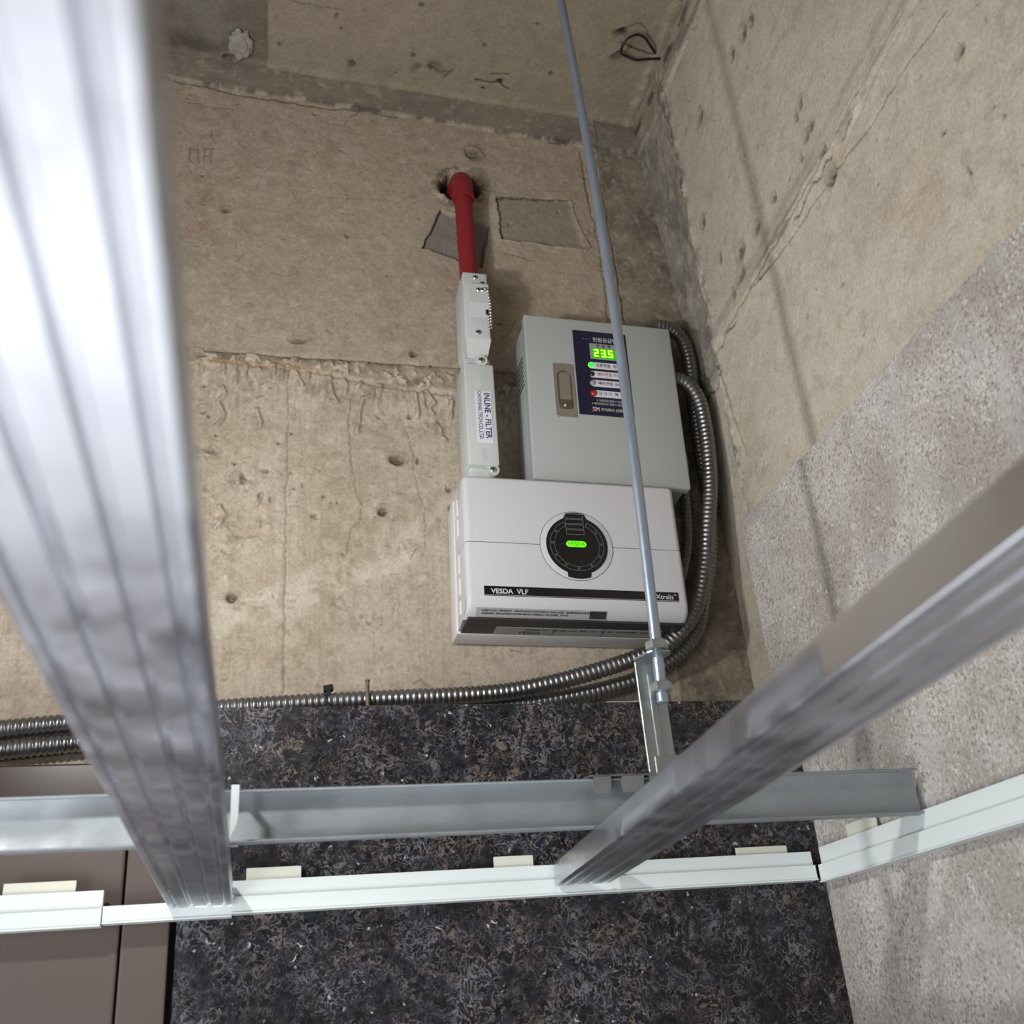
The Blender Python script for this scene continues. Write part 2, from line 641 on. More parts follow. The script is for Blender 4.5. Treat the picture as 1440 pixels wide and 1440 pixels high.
def wall_mesh(name, us, vs, field, to_world, parent=None, flip=False):
    nu, nv = len(us), len(vs)
    h = field.h
    xyz = to_world(field.u, field.v, h)
    co = np.stack(xyz, -1).reshape(-1, 3).astype(np.float32)
    idx = np.arange(nu * nv).reshape(nu, nv)
    a, b, c, d = idx[:-1, :-1].ravel(), idx[1:, :-1].ravel(), idx[1:, 1:].ravel(), idx[:-1, 1:].ravel()
    quads = np.stack([a, b, c, d] if not flip else [a, d, c, b], -1).astype(np.int32)
    me = bpy.data.meshes.new(name)
    me.vertices.add(len(co))
    me.vertices.foreach_set('co', co.ravel())
    me.loops.add(quads.size)
    me.loops.foreach_set('vertex_index', quads.ravel())
    me.polygons.add(len(quads))
    me.polygons.foreach_set('loop_start', np.arange(0, quads.size, 4, dtype=np.int32))
    me.polygons.foreach_set('loop_total', np.full(len(quads), 4, dtype=np.int32))
    me.polygons.foreach_set('use_smooth', np.ones(len(quads), dtype=bool))
    me.update(calc_edges=True)
    at = me.color_attributes.new('tone', 'FLOAT_COLOR', 'POINT')
    lum = field.c @ np.array([0.2126, 0.7152, 0.0722])
    field.c = lum[..., None] + (field.c - lum[..., None]) * 0.69
    field.c = field.c * np.array([1.025, 0.995, 0.985])
    rgba = np.concatenate([np.clip(field.c, 0, 1).reshape(-1, 3), np.ones((len(co), 1))], 1).astype(np.float32)
    at.data.foreach_set('color', rgba.ravel())
    o = link_mesh(name, me, M['concrete'], parent)
    return o


def axis_pts(lo, f0, f1, hi, step):
    fine = np.arange(f0, f1 + step / 2, step)
    a = np.linspace(lo, f0, 8)[:-1] if lo < f0 else np.array([])
    b = np.linspace(fine[-1], hi, 8)[1:] if hi > fine[-1] else np.array([])
    return np.concatenate([a, fine, b])
# measured marks on the concrete, metres on each wall (back: x,z  right: y,z  ceiling: x,y)
BACK_LINES = [
  (2,1,[(-0.102,0.815),(0.024,0.807),(0.141,0.806),(0.252,0.806),(0.334,0.801)]),
  (2,1,[(-0.100,0.794),(-0.024,0.790),(0.073,0.783),(0.150,0.768),(0.246,0.760)]),
  (2,1,[(0.026,0.789),(0.028,0.674),(0.027,0.588),(0.028,0.351)]),
  (1.5,1,[(0.106,0.747),(0.104,0.701),(0.107,0.641),(0.111,0.634),(0.111,0.609),(0.119,0.598),(0.115,0.570),(0.104,0.559),(0.101,0.528),(0.095,0.524)]),
  (1.2,1,[(0.178,0.705),(0.185,0.667),(0.186,0.637),(0.191,0.611),(0.197,0.594),(0.195,0.540),(0.185,0.537),(0.175,0.523)]),
  (1,0.5,[(0.142,0.502),(0.138,0.349)]),
  (1,0.4,[(0.076,0.408),(0.077,0.350)]),
  (1,0.5,[(0.044,0.743),(0.043,0.697),(0.050,0.639),(0.047,0.610)]),
  (1,0.4,[(-0.028,0.459),(0.027,0.459)]),
  (1,0.6,[(0.143,0.502),(0.197,0.504)]),
  (1,0.5,[(0.102,0.857),(0.104,0.799)]),
]
DRIPS = [
  (3,1,[(-0.085,0.793),(-0.087,0.785)]),
  (3,1,[(-0.054,0.788),(-0.054,0.776)]),
  (3,1,[(-0.039,0.789),(-0.039,0.761)]),
  (3,1,[(-0.026,0.790),(-0.027,0.770)]),
  (3,1,[(-0.010,0.791),(-0.008,0.785)]),
  (3,1,[(0.010,0.788),(0.008,0.778)]),
  (3,1,[(0.019,0.789),(0.018,0.773)]),
  (3,1,[(0.037,0.784),(0.044,0.765)]),
  (3,1,[(0.052,0.783),(0.051,0.771)]),
  (3,1,[(0.080,0.781),(0.082,0.758),(0.090,0.740),(0.078,0.744),(0.082,0.752)]),
  (3,1,[(0.097,0.780),(0.102,0.769),(0.099,0.753)]),
  (3,1,[(0.120,0.774),(0.115,0.766)]),
  (3,1,[(0.137,0.763),(0.135,0.753),(0.121,0.748),(0.114,0.697)]),
  (3,1,[(0.208,0.766),(0.216,0.750),(0.210,0.738),(0.215,0.730)]),
  (3,1,[(-0.055,0.756),(-0.051,0.745),(-0.058,0.733),(-0.051,0.715),(-0.056,0.701)]),
  (3,1,[(-0.010,0.725),(-0.007,0.700)]),
  (3,1,[(0.240,0.752),(0.237,0.724)]),
  (3,1,[(0.219,0.715),(0.224,0.707),(0.220,0.699),(0.230,0.692)]),
  (3,1,[(0.192,0.761),(0.194,0.725)]),
  (3,1,[(0.166,0.540),(0.174,0.523),(0.182,0.537),(0.193,0.540)]),
  (3,1,[(-0.028,0.532),(-0.019,0.542),(-0.005,0.546),(-0.000,0.536),(-0.009,0.526)]),
  (3,1,[(-0.055,0.558),(-0.047,0.565),(-0.043,0.575),(-0.051,0.585)]),
  (3,1,[(-0.003,0.604),(-0.006,0.590)]),
]
BACK_PITS7 = [
  (-0.064,0.661,0.0090,0.0040),
  (0.002,0.637,0.0050,0.0030),
  (-0.025,0.625,0.0040,0.0100),
  (0.047,0.619,0.0030,0.0040),
  (-0.005,0.601,0.0030,0.0070),
  (0.061,0.577,0.0040,0.0040),
  (0.144,0.585,0.0070,0.0090),
  (0.164,0.660,0.0120,0.0080),
  (-0.031,0.468,0.0070,0.0070),
  (0.040,0.835,0.0120,0.0060),
  (0.191,0.824,0.0060,0.0060),
  (0.228,0.620,0.0050,0.0050),
  (0.230,0.591,0.0040,0.0060),
  (0.142,0.722,0.0030,0.0030),
  (0.183,0.726,0.0040,0.0040),
  (-0.058,0.685,0.0030,0.0030),
  (0.073,0.604,0.0030,0.0030),
  (0.081,0.595,0.0020,0.0020),
  (0.087,0.596,0.0015,0.0030),
  (0.032,0.693,0.0020,0.0020),
  (0.005,0.758,0.0020,0.0020),
  (-0.075,0.755,0.0030,0.0030),
  (-0.036,0.646,0.0030,0.0030),
  (0.017,0.677,0.0030,0.0030),
  (0.095,0.526,0.0040,0.0020),
  (0.190,0.660,0.0030,0.0050),
  (-0.075,0.717,0.0030,0.0040),
  (-0.068,0.710,0.0030,0.0030),
  (0.009,0.598,0.0020,0.0050),
  (0.031,0.634,0.0020,0.0015),
  (0.136,0.577,0.0020,0.0020),
  (0.120,0.549,0.0015,0.0020),
]
BUMPS7 = [
  (-0.039,0.494,0.0040,0.0050),
  (0.193,0.498,0.0050,0.0050),
  (0.098,0.498,0.0030,0.0040),
]
BACK_PITS6 = [
  (-0.063,1.046,0.0070,0.0070),
  (-0.095,1.105,0.0030,0.0030),
  (-0.052,1.253,0.0020,0.0020),
  (-0.046,1.110,0.0015,0.0020),
  (0.058,1.106,0.0020,0.0020),
  (0.059,1.248,0.0030,0.0030),
  (0.105,1.021,0.0050,0.0040),
  (-0.119,1.262,0.0030,0.0020),
  (-0.060,1.046,0.0030,0.0030),
  (0.096,1.181,0.0015,0.0020),
]
ORANGE = [
  (-0.093,1.066,0.0220,0.0210),
  (-0.089,0.993,0.0260,0.0490),
  (-0.041,1.011,0.0150,0.0260),
  (0.043,1.031,0.0260,0.0200),
]
BL6 = [
  (1.2,0.6,[(-0.128,1.244),(-0.091,1.242),(-0.057,1.240)]),
  (2.2,1,[(-0.165,1.285),(-0.122,1.281),(-0.050,1.270),(-0.006,1.268),(0.060,1.263),(0.130,1.265),(0.184,1.261)]),
  (1.5,0.7,[(0.077,1.233),(0.102,1.235),(0.107,1.243),(0.124,1.262)]),
  (1,0.5,[(0.077,1.087),(0.163,1.095)]),
]
WRITING = [
  (1,1,[(-0.115,1.154),(-0.115,1.132),(-0.109,1.126)]),
  (1,1,[(-0.105,1.155),(-0.102,1.127)]),
  (1,1,[(-0.114,1.150),(-0.104,1.151)]),
  (1,1,[(-0.095,1.156),(-0.095,1.131)]),
  (1,1,[(-0.095,1.155),(-0.086,1.157),(-0.086,1.129)]),
  (1,1,[(-0.095,1.141),(-0.086,1.144)]),
]
BACK_PITS3 = [
  (0.297,1.201,0.0130,0.0140),
  (0.344,1.073,0.0030,0.0050),
  (0.424,1.107,0.0030,0.0040),
  (0.289,0.984,0.0020,0.0020),
  (0.340,0.937,0.0020,0.0020),
  (0.193,0.824,0.0050,0.0050),
  (0.314,0.885,0.0060,0.0015),
  (0.470,1.070,0.0030,0.0050),
]
BL3 = [
  (2,1,[(0.471,1.235),(0.474,1.137),(0.479,1.048),(0.477,0.935),(0.477,0.905)]),
  (2,1,[(0.495,1.234),(0.498,1.117),(0.500,1.003),(0.502,0.907)]),
  (1.5,0.8,[(0.334,1.013),(0.372,1.005)]),
  (1,0.7,[(0.343,1.071),(0.354,1.076),(0.382,1.102)]),
  (1,0.7,[(0.307,1.131),(0.330,1.129)]),
  (1.2,0.6,[(0.460,1.064),(0.481,1.062)]),
  (1,0.6,[(0.306,0.833),(0.311,0.848),(0.339,0.893)]),
  (2,1,[(0.450,1.246),(0.423,1.245)]),
]
RL = [
  (2,1,[(0.561,0.820),(0.659,0.812),(0.732,0.799),(0.844,0.787),(1.007,0.776)]),
  (2,1.4,[(0.518,0.767),(0.572,0.771),(0.606,0.768),(0.648,0.766),(0.696,0.772),(0.724,0.769),(0.765,0.772),(0.819,0.770),(0.883,0.777),(0.936,0.781)]),
  (1.5,0.6,[(0.540,0.807),(0.603,0.802),(0.669,0.788),(0.700,0.777)]),
  (2.5,1,[(1.029,1.296),(1.035,1.152),(1.038,1.051),(1.043,0.924),(1.037,0.778),(1.029,0.699),(1.012,0.602)]),
  (1.5,0.8,[(1.048,1.184),(1.045,1.034),(1.047,0.805)]),
  (2,0.8,[(0.871,1.236),(0.949,1.235),(1.001,1.231),(1.033,1.220)]),
  (1,-0.5,[(0.692,0.633),(0.688,0.555)]),
  (1,0.7,[(0.937,0.744),(0.961,0.743)]),
]
RP = [
  (0.951,1.101,0.0100,0.0120),
  (0.737,0.897,0.0050,0.0080),
  (0.751,0.891,0.0050,0.0080),
  (0.733,0.855,0.0080,0.0050),
  (0.745,0.853,0.0050,0.0080),
  (0.724,0.809,0.0070,0.0080),
  (0.829,0.842,0.0060,0.0070),
  (0.878,0.840,0.0090,0.0090),
  (0.924,0.841,0.0120,0.0110),
  (0.935,0.815,0.0110,0.0100),
  (0.975,0.875,0.0060,0.0070),
  (0.961,0.806,0.0050,0.0090),
  (0.999,0.958,0.0080,0.0100),
  (0.787,1.093,0.0070,0.0110),
  (0.810,1.096,0.0090,0.0120),
  (0.844,1.098,0.0070,0.0100),
  (0.817,1.045,0.0020,0.0050),
  (0.518,0.717,0.0060,0.0050),
  (0.564,0.671,0.0030,0.0020),
  (0.629,0.730,0.0020,0.0015),
  (0.505,0.638,0.0015,0.0020),
  (0.552,0.615,0.0020,0.0070),
  (0.751,0.654,0.0040,0.0020),
  (0.823,0.666,0.0030,0.0020),
  (0.741,0.584,0.0020,0.0020),
  (0.500,0.622,0.0015,0.0030),
  (0.996,1.121,0.0040,0.0040),
  (0.792,0.834,0.0030,0.0020),
  (0.762,0.838,0.0020,0.0060),
]
CP = [
  (0.111,1.122,0.0070,0.0100),
  (0.084,1.042,0.0030,0.0050),
  (0.092,1.062,0.0030,0.0040),
  (0.177,1.125,0.0030,0.0020),
  (0.005,1.108,0.0030,0.0040),
]
# ------------------------------------------------------------------ concrete walls and ceiling
CEIL = lambda x: 1.324 - 0.051 * x
us = axis_pts(-2.2, -0.34, 0.610, 0.63, 0.0016)
vs = axis_pts(-2.2, 0.22, 1.345, 1.40, 0.0016)
U, V = np.meshgrid(us, vs, indexing='ij')
F = Field(U, V, (192, 178, 156), 11)
# broad tone changes of the cast concrete
jt = 0.8075 - 0.012 * (U - 0.03)
up = sstep(-0.004, 0.004, V - jt)
F.tint(up, (174, 157, 132), 0.85)
F.tint(sstep(0.45, 0.7, fbm(U, V, 7, 21, 4)), (164, 148, 120), 0.55)
F.tint(sstep(0.5, 0.75, fbm(U, V, 26, 25, 4, 1.0)), (160, 142, 112), 0.35)
F.tint(sstep(0.5, 0.8, fbm(U, V, 60, 31, 4)) * (1 - up), (198, 188, 166), 0.5)
F.tint(sstep(0.52, 0.74, vnoise(U, V, 420, 14, 35)) * (1 - up), (162, 146, 120), 0.28)     # vertical board grain
# pale diagonal smear of cement
sw = segdist(F.wu, F.wv, [(0.240, 0.590), (0.15, 0.522), (0.073, 0.487), (-0.041, 0.439), (-0.12, 0.43)])
F.tint((1 - sstep(0.012, 0.034, sw)) * sstep(0.35, 0.6, fbm(U, V, 40, 41, 4)), (208, 200, 180), 0.75)
F.tint((1 - sstep(0.02, 0.05, np.hypot(F.wu - 0.13, (F.wv - 0.40) * 1.0))) * sstep(0.4, 0.6, fbm(U, V, 50, 43, 4)), (206, 198, 180), 0.5)
for (x, y, rx, ry) in ORANGE:
    d = np.hypot((F.wu - x) / rx, (F.wv - y) / ry)
    F.tint((1 - sstep(0.4, 1.2, d)) * sstep(0.38, 0.62, fbm(U, V, 45, 47, 4)), (158, 118, 76), 0.42)
# joint between the two lifts: a rough proud band
lo = 0.7905 - 0.075 * sstep(-0.05, 0.45, U) * 0.55
band = sstep(-0.002, 0.002, V - (lo + (fbm(U, U * 0, 60, 51, 3) - 0.5) * 0.010)) * (1 - sstep(-0.002, 0.002, V - jt)) * (1 - sstep(0.47, 0.48, U))
F.h += band * (0.0022 + 0.003 * (fbm(U, V, 140, 55, 3) - 0.5))
F.tint(band, (158, 138, 108), 0.7)
F.tint(band * sstep(0.46, 0.62, fbm(U, V, 60, 57, 5, 0.35, 0.7)), (112, 98, 78), 0.7)
F.tint(band * sstep(0.60, 0.68, fbm(U, V, 120, 59, 3)), (206, 196, 176), 0.7)
F.h += band * sstep(0.55, 0.68, fbm(U, V, 120, 59, 3)) * 0.003
F.tint(np.exp(-((V - jt + 0.004) / 0.005) ** 2) * sstep(0.45, 0.6, fbm(U, V, 40, 61, 4, 0.3)) * (1 - sstep(0.47, 0.48, U)), (104, 92, 76), 0.7)
low_ = sstep(0.0, 0.02, (lo - V)) * (1 - sstep(0.02, 0.11, (lo - V)))
F.tint(low_ * sstep(0.48, 0.62, fbm(U, V, 90, 65, 4, 3.0)) * 0.9, (212, 202, 180), 0.55)
F.tint(low_ * sstep(0.52, 0.66, fbm(U, V, 80, 66, 4, 3.0)) * 0.9, (146, 130, 106), 0.5)
F.tint(np.exp(-((V - (lo + 0.001)) / 0.004) ** 2) * sstep(-0.11, -0.08, U) * (1 - sstep(0.03, 0.1, U)), (186, 146, 84), 0.65)
F.h -= np.exp(-((V - jt - 0.001) / 0.0022) ** 2) * 0.0022 * (1 - sstep(0.47, 0.48, U))
# grey corner strip and the top band
cs = sstep(-0.002, 0.002, U - 0.500 - (fbm(U * 0, V, 30, 61, 3) - 0.5) * 0.004)
F.tint(cs, (138, 130, 112), 0.75)
F.tint(cs * sstep(0.36, 0.70, fbm(U, V, 22, 63, 6, 1.4, 0.7)), (98, 92, 78), 0.75)
F.tint(cs * sstep(0.5, 0.72, fbm(U, V, 70, 64, 5, 1.3, 0.7)), (176, 162, 136), 0.6)
mid = sstep(-0.001, 0.001, U - 0.477) * (1 - sstep(-0.001, 0.001, U - 0.500)) * sstep(0.80, 0.82, V)
F.tint(mid, (158, 144, 120), 0.5)
F.h += mid * 0.0015
tb_z = 1.286 - 0.0645 * (U + 0.164)
tb = sstep(-0.002, 0.002, V - tb_z + (fbm(U, V * 0, 50, 67, 3) - 0.5) * 0.004)
F.h += tb * 0.006
F.tint(tb, (140, 131, 114), 0.9)
F.tint(tb * sstep(0.45, 0.65, fbm(U, V, 30, 69, 4, 0.3)), (118, 112, 98), 0.5)
F.tint(np.exp(-((V - tb_z) / 0.0025) ** 2) * sstep(0.45, 0.6, fbm(U, V, 60, 71, 3)), (70, 62, 52), 0.8)
for w, d, pts in BACK_LINES:
    F.line(pts, w * 0.00085, 0.0011 * d, (122, 106, 82), 0.55 * min(d, 1))
for w, d, pts in BL6 + BL3:
    F.line(pts, w * 0.0010, 0.0016 * d, (84, 74, 60), 0.75 * min(d, 1))
for i, (w, d, pts) in enumerate(DRIPS):
    big = i in (19, 20)
    F.ridge(pts, 0.0022, 0.0014 if big else 0.0034, 0.2 if big else 0.55)
rs_ = np.random.RandomState(8)
for i in range(34):           # small cement runs below the joint
    x = rs_.uniform(-0.10, 0.47)
    y = 0.786 - 0.075 * 0.55 * float(sstep(-0.05, 0.45, np.array(x)))
    F.ridge([(x, y), (x + rs_.uniform(-.003, .003), y - rs_.uniform(.006, .03))], 0.0014, 0.0016, 0.25)
for (x, y, rx, ry) in BACK_PITS7 + BACK_PITS6 + BACK_PITS3:
    F.pit(x, y, rx, ry, 0.0028, (104, 88, 66), 0.75, 0.0006 if rx > 0.005 else 0)
for (x, y, rx, ry) in [(0.164, 0.660, 0.010, 0.007), (0.144, 0.585, 0.006, 0.007), (-0.031, 0.468, 0.006, 0.006)]:
    F.pit(x, y, rx, ry, 0.003, (98, 74, 48), 0.8)
for (x, y, rx, ry) in BUMPS7:
    d = np.hypot((U - x) / rx, (V - y) / ry)
    F.h += np.exp(-d * d) * 0.003
    F.tint(np.exp(-d * d), (212, 200, 176), 0.6)
for (x, y) in [(-0.05, 0.57), (-0.035, 0.55), (-0.065, 0.60), (-0.03, 0.62), (-0.07, 0.66), (0.0, 0.56), (0.215, 0.71), (-0.045, 0.52), (0.09, 0.46), (0.12, 0.44)]:
    d = np.hypot((F.wu - x) / 0.020, (F.wv - y) / 0.016)
    pm = 1 - sstep(0.4, 1.2, d)
    rough = fbm(U, V, 120, 81, 4) - 0.5
    F.h += pm * rough * 0.006
    F.tint(pm * sstep(0.52, 0.66, fbm(U, V, 130, 83, 3)), (138, 122, 98), 0.6)
for i in range(150):
    x, y = rs_.uniform(-0.25, 0.56), rs_.uniform(0.3, 1.27)
    r = rs_.uniform(0.0008, 0.0022)
    F.pit(x, y, r * rs_.uniform(.8, 2), r, 0.0012, (112, 98, 76), 0.6)
F.tint(sstep(0.52, 0.72, fbm(U, V, 110, 301, 5, 0.8, 0.75)), (150, 134, 108), 0.45)
F.tint(sstep(0.54, 0.72, fbm(U, V, 75, 305, 5, 1.2, 0.75)), (200, 190, 168), 0.35)
for i in range(70):
    x, y, a = rs_.uniform(-0.2, 0.46), rs_.uniform(0.3, 1.26), rs_.uniform(-0.6, 0.6) + (0 if rs_.rand() < 0.6 else 1.5)
    L = rs_.uniform(0.004, 0.016)
    m = 1 - sstep(0.0004, 0.0014, segdist(F.wu, F.wv, [(x, y), (x + L * math.cos(a), y + L * math.sin(a))]))
    F.tint(m, (112, 96, 74), 0.55)
# recessed rectangular patches
PA = inpoly(F.wu, F.wv, [(0.329, 1.121), (0.441, 1.126), (0.455, 1.040), (0.331, 1.038)], 0.0012)
F.h -= PA * 0.0045
F.tint(PA, (146, 136, 116), 0.8)
F.ridge([(0.329, 1.037), (0.40, 1.034), (0.456, 1.032), (0.463, 1.040), (0.449, 1.085), (0.443, 1.126)], 0.0020, 0.0022, 0.5)
F.line([(0.332, 1.038), (0.329, 1.121), (0.44, 1.127)], 0.0016, 0.002, (60, 52, 42), 0.9)
PBm = inpoly(F.wu, F.wv, [(0.242, 1.084), (0.312, 1.062), (0.297, 0.982), (0.213, 1.012)], 0.0012)
F.h -= PBm * 0.005
F.tint(PBm, (140, 128, 124), 0.85)
F.line([(0.242, 1.084), (0.213, 1.012)], 0.0018, 0.002, (40, 34, 30), 0.95)
F.line([(0.213, 1.012), (0.297, 0.983), (0.312, 1.062)], 0.0014, 0.0014, (96, 84, 68), 0.7)
F.tint((1 - sstep(0.5, 1.2, np.hypot((F.wu - 0.322) / 0.009, (F.wv - 1.065) / 0.05))), (192, 182, 160), 0.6)
# broken-out pipe hole
hd = np.hypot((F.wu - 0.271) / 1.12, F.wv - 1.130) + (fbm(U, V, 130, 95, 4) - 0.5) * 0.010
F.tint((1 - sstep(0.030, 0.050, hd)) * sstep(0.45, 0.56, fbm(U, V, 120, 91, 4)), (104, 90, 72), 0.8)
F.h += np.exp(-((hd - 0.033) / 0.006) ** 2) * (0.002 + 0.010 * (fbm(U, V, 110, 93, 4) - 0.4))
F.tint((1 - sstep(0.6, 1.1, np.hypot((F.wu - 0.288) / 0.020, (F.wv - 1.163) / 0.010))), (200, 190, 164), 0.8)
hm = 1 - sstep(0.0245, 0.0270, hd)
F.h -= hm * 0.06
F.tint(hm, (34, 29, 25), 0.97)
F.ridge([(0.300, 1.185), (0.312, 1.195), (0.306, 1.212), (0.292, 1.216), (0.282, 1.206), (0.288, 1.190), (0.300, 1.185)], 0.002, 0.0015, 0.5)
# scratched lettering
for w, d, pts in WRITING:
    m = 1 - sstep(0.0006, 0.0016, segdist(U, V, pts))
    F.tint(m, (104, 90, 72), 0.6)
for pts in [[(-0.190, 0.281), (-0.188, 0.289), (-0.181, 0.288)], [(-0.172, 0.284), (-0.158, 0.286)], [(-0.150, 0.285), (-0.136, 0.283)], [(-0.131, 0.281), (-0.128, 0.290), (-0.127, 0.281)], [(-0.118, 0.287), (-0.108, 0.288), (-0.106, 0.282)]]:
    F.tint(1 - sstep(0.0004, 0.0012, segdist(U, V, pts)), (110, 100, 88), 0.7)
# rust coloured ends and short stubs
F.tint(1 - sstep(0.6, 1.1, np.hypot((U - 0.508) / 0.005, (V - 0.312) / 0.014)), (120, 100, 70), 0.7)
wall_back = wall_mesh('wall_back', us, vs, F, lambda u, v, h: (u, YB - h, v))
tagged(wall_back, 'rough cream concrete back wall behind the two boxes', kind='structure')

ys = axis_pts(-2.6, 0.34, 1.18, 1.19, 0.0017)
vs2 = axis_pts(-2.2, 0.26, 1.335, 1.40, 0.0017)
U, V = np.meshgrid(ys, vs2, indexing='ij')
F = Field(U, V, (206, 196, 176), 31)
F.h -= 0.030 * sstep(1.035, 1.058, U) * (1 - 0.9 * sstep(0.80, 1.26, V))      # the last strip was cast deeper
jr = 0.775 + 0.078 * (1.006 - U)
jr = np.where(U > 0.3, jr, 0.83)
up = sstep(-0.004, 0.004, V - jr)
F.tint(up, (194, 189, 176), 0.8)
F.tint(sstep(0.45, 0.7, fbm(U, V, 6, 121, 4)), (186, 174, 152), 0.5)
F.tint(sstep(0.5, 0.75, fbm(U, V, 18, 125, 4, 0.5)), (200, 194, 178), 0.4)
F.tint(sstep(0.55, 0.8, fbm(U, V, 10, 127, 4)) * (1 - up), (190, 164, 128), 0.35)
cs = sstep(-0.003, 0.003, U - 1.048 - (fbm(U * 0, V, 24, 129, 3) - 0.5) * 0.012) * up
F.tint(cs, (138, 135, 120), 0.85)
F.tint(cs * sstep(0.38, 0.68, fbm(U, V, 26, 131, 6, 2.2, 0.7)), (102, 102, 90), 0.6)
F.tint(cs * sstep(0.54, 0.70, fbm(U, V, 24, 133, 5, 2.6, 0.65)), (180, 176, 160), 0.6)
rim = np.exp(-((U - 1.037 - (fbm(U * 0, V, 14, 135, 3) - 0.5) * 0.014) / 0.011) ** 2)
F.h += rim * (0.003 + 0.006 * (fbm(U, V, 60, 137, 4) - 0.5))
F.tint(rim * sstep(0.45, 0.6, fbm(U, V, 55, 139, 4, 2.0)), (122, 110, 90), 0.7)
F.tint(rim * sstep(0.6, 0.7, fbm(U, V, 90, 141, 3)), (66, 58, 48), 0.8)
F.tint(rim * (1 - sstep(0.01, 0.02, np.abs(V - 1.02))) * 0.9, (186, 142, 74), 0.6)
strip = np.exp(-((V - jr - 0.004) / 0.013) ** 2) * sstep(0.3, 0.4, U)
F.h += strip * (0.003 + 0.007 * (fbm(U, V, 50, 143, 4, 0.4) - 0.5))
F.tint(strip, (204, 194, 168), 0.55)
F.tint(strip * sstep(0.55, 0.68, fbm(U, V, 70, 145, 4, 0.4)), (130, 118, 96), 0.65)
jw = np.clip((0.75 - U) / 0.3, 0, 1)
F.tint(np.exp(-((V - jr - 0.028 - 0.02 * jw) / 0.006) ** 2), (140, 138, 126), 0.45)
crack = V - (jr - 0.006 + (fbm(U, U * 0, 38, 147, 4) - 0.5) * 0.018)
cm = (1 - sstep(0.0006, 0.0022, np.abs(crack))) * sstep(0.42, 0.52, fbm(U, U * 0, 16, 149, 2))
F.h -= cm * 0.003
F.tint(cm, (62, 54, 44), 0.9)
tb = sstep(-0.002, 0.002, V - 1.238 - (fbm(U, V * 0, 30, 151, 3) - 0.5) * 0.006)
F.h += tb * 0.005
F.tint(tb, (160, 150, 128), 0.6)
F.tint(tb * sstep(0.5, 0.62, fbm(U, V, 60, 153, 4, 0.3)), (112, 104, 90), 0.6)
F.tint(np.exp(-((V - 1.275) / 0.008) ** 2) * sstep(0.46, 0.55, fbm(U, V, 40, 155, 4)) * sstep(0.85, 0.95, U), (40, 36, 32), 0.85)
F.tint(sstep(0.50, 0.72, fbm(U, V, 70, 311, 5, 0.7, 0.75)), (164, 154, 134), 0.40)
F.tint(sstep(0.54, 0.74, fbm(U, V, 40, 315, 5, 0.8, 0.7)), (208, 202, 188), 0.35)
for w, d, pts in RL:
    if d > 0:
        F.line(pts, w * 0.0010, 0.0016 * d, (104, 96, 80), 0.55 * min(d, 1))
    else:
        F.tint(1 - sstep(0.0005, 0.0014, segdist(U, V, pts)), (214, 206, 190), 0.7)
for (x, y, rx, ry) in RP:
    F.pit(x, y, rx * 1.0, ry * 1.0, 0.0022, (112, 106, 92), 0.85, 0.0004)
F.pit(0.721, 0.771, 0.010, 0.010, 0.008, (74, 48, 34), 0.95, 0.002)
rs_ = np.random.RandomState(18)
for i in range(130):
    x, y = rs_.uniform(0.36, 1.02), rs_.uniform(0.5, 1.25)
    r = rs_.uniform(0.0008, 0.002)
    F.pit(x, y, r, r * rs_.uniform(.8, 2), 0.0012, (120, 110, 90), 0.6)
# small spalled patch low down near the corner
F.tint((1 - sstep(0.5, 1.2, np.hypot((F.wu - 0.985) / 0.012, (F.wv - 0.575) / 0.016))) * sstep(0.55, 0.62, fbm(U, V, 160, 161, 3)), (96, 78, 60), 0.8)
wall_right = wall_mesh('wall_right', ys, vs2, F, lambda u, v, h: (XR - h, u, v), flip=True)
tagged(wall_right, 'cracked pale concrete side wall on the right', kind='structure')

xs = axis_pts(-2.2, -0.36, 0.61, 0.63, 0.0022)
yc = axis_pts(-2.6, 0.74, 1.18, 1.19, 0.0022)
U, V = np.meshgrid(xs, yc, indexing='ij')
F = Field(U, V, (156, 143, 118), 51)
F.tint(sstep(0.45, 0.7, fbm(U, V, 7, 221, 4)), (150, 138, 112), 0.5)
gp = (1 - sstep(-0.002, 0.002, U + 0.014))
F.h -= gp * 0.004
F.tint(gp, (112, 106, 92), 0.95)
F.tint(gp * sstep(0.5, 0.7, fbm(U, V, 20, 223, 4)), (138, 136, 126), 0.5)
F.tint((1 - sstep(0.4, 1.2, np.hypot((F.wu + 0.125) / 0.05, (F.wv - 1.135) / 0.022))), (84, 78, 62), 0.7)
F.pit(-0.068, 1.148, 0.009, 0.007, 0.02, (10, 8, 7), 1.0, 0.002)
F.line([(-0.014, 1.19), (-0.0145, 0.9)], 0.003, 0.002, (100, 94, 80), 0.7)
ew = np.exp(-((V - 1.150) / 0.006) ** 2)
F.h += ew * 0.003 * fbm(U, V, 80, 225, 3)
F.tint(ew, (160, 150, 128), 0.4)
er = np.exp(-((U - 0.556) / 0.007) ** 2)
F.h += er * 0.005 * fbm(U, V, 80, 227, 3)
F.tint(er, (186, 174, 148), 0.5)
F.tint(sstep(0.50, 0.72, fbm(U, V, 60, 321, 5, 1.0, 0.75)), (140, 128, 104), 0.45)
for (x, y, rx, ry) in CP + [(0.49, 0.99, 0.008, 0.008), (0.50, 1.03, 0.010, 0.008), (0.30, 1.05, 0.003, 0.004), (0.37, 1.0, 0.003, 0.003), (0.20, 1.00, 0.004, 0.003), (0.41, 1.08, 0.004, 0.004)]:
    F.pit(x, y, rx, ry, 0.003, (88, 78, 60), 0.85, 0.0006)
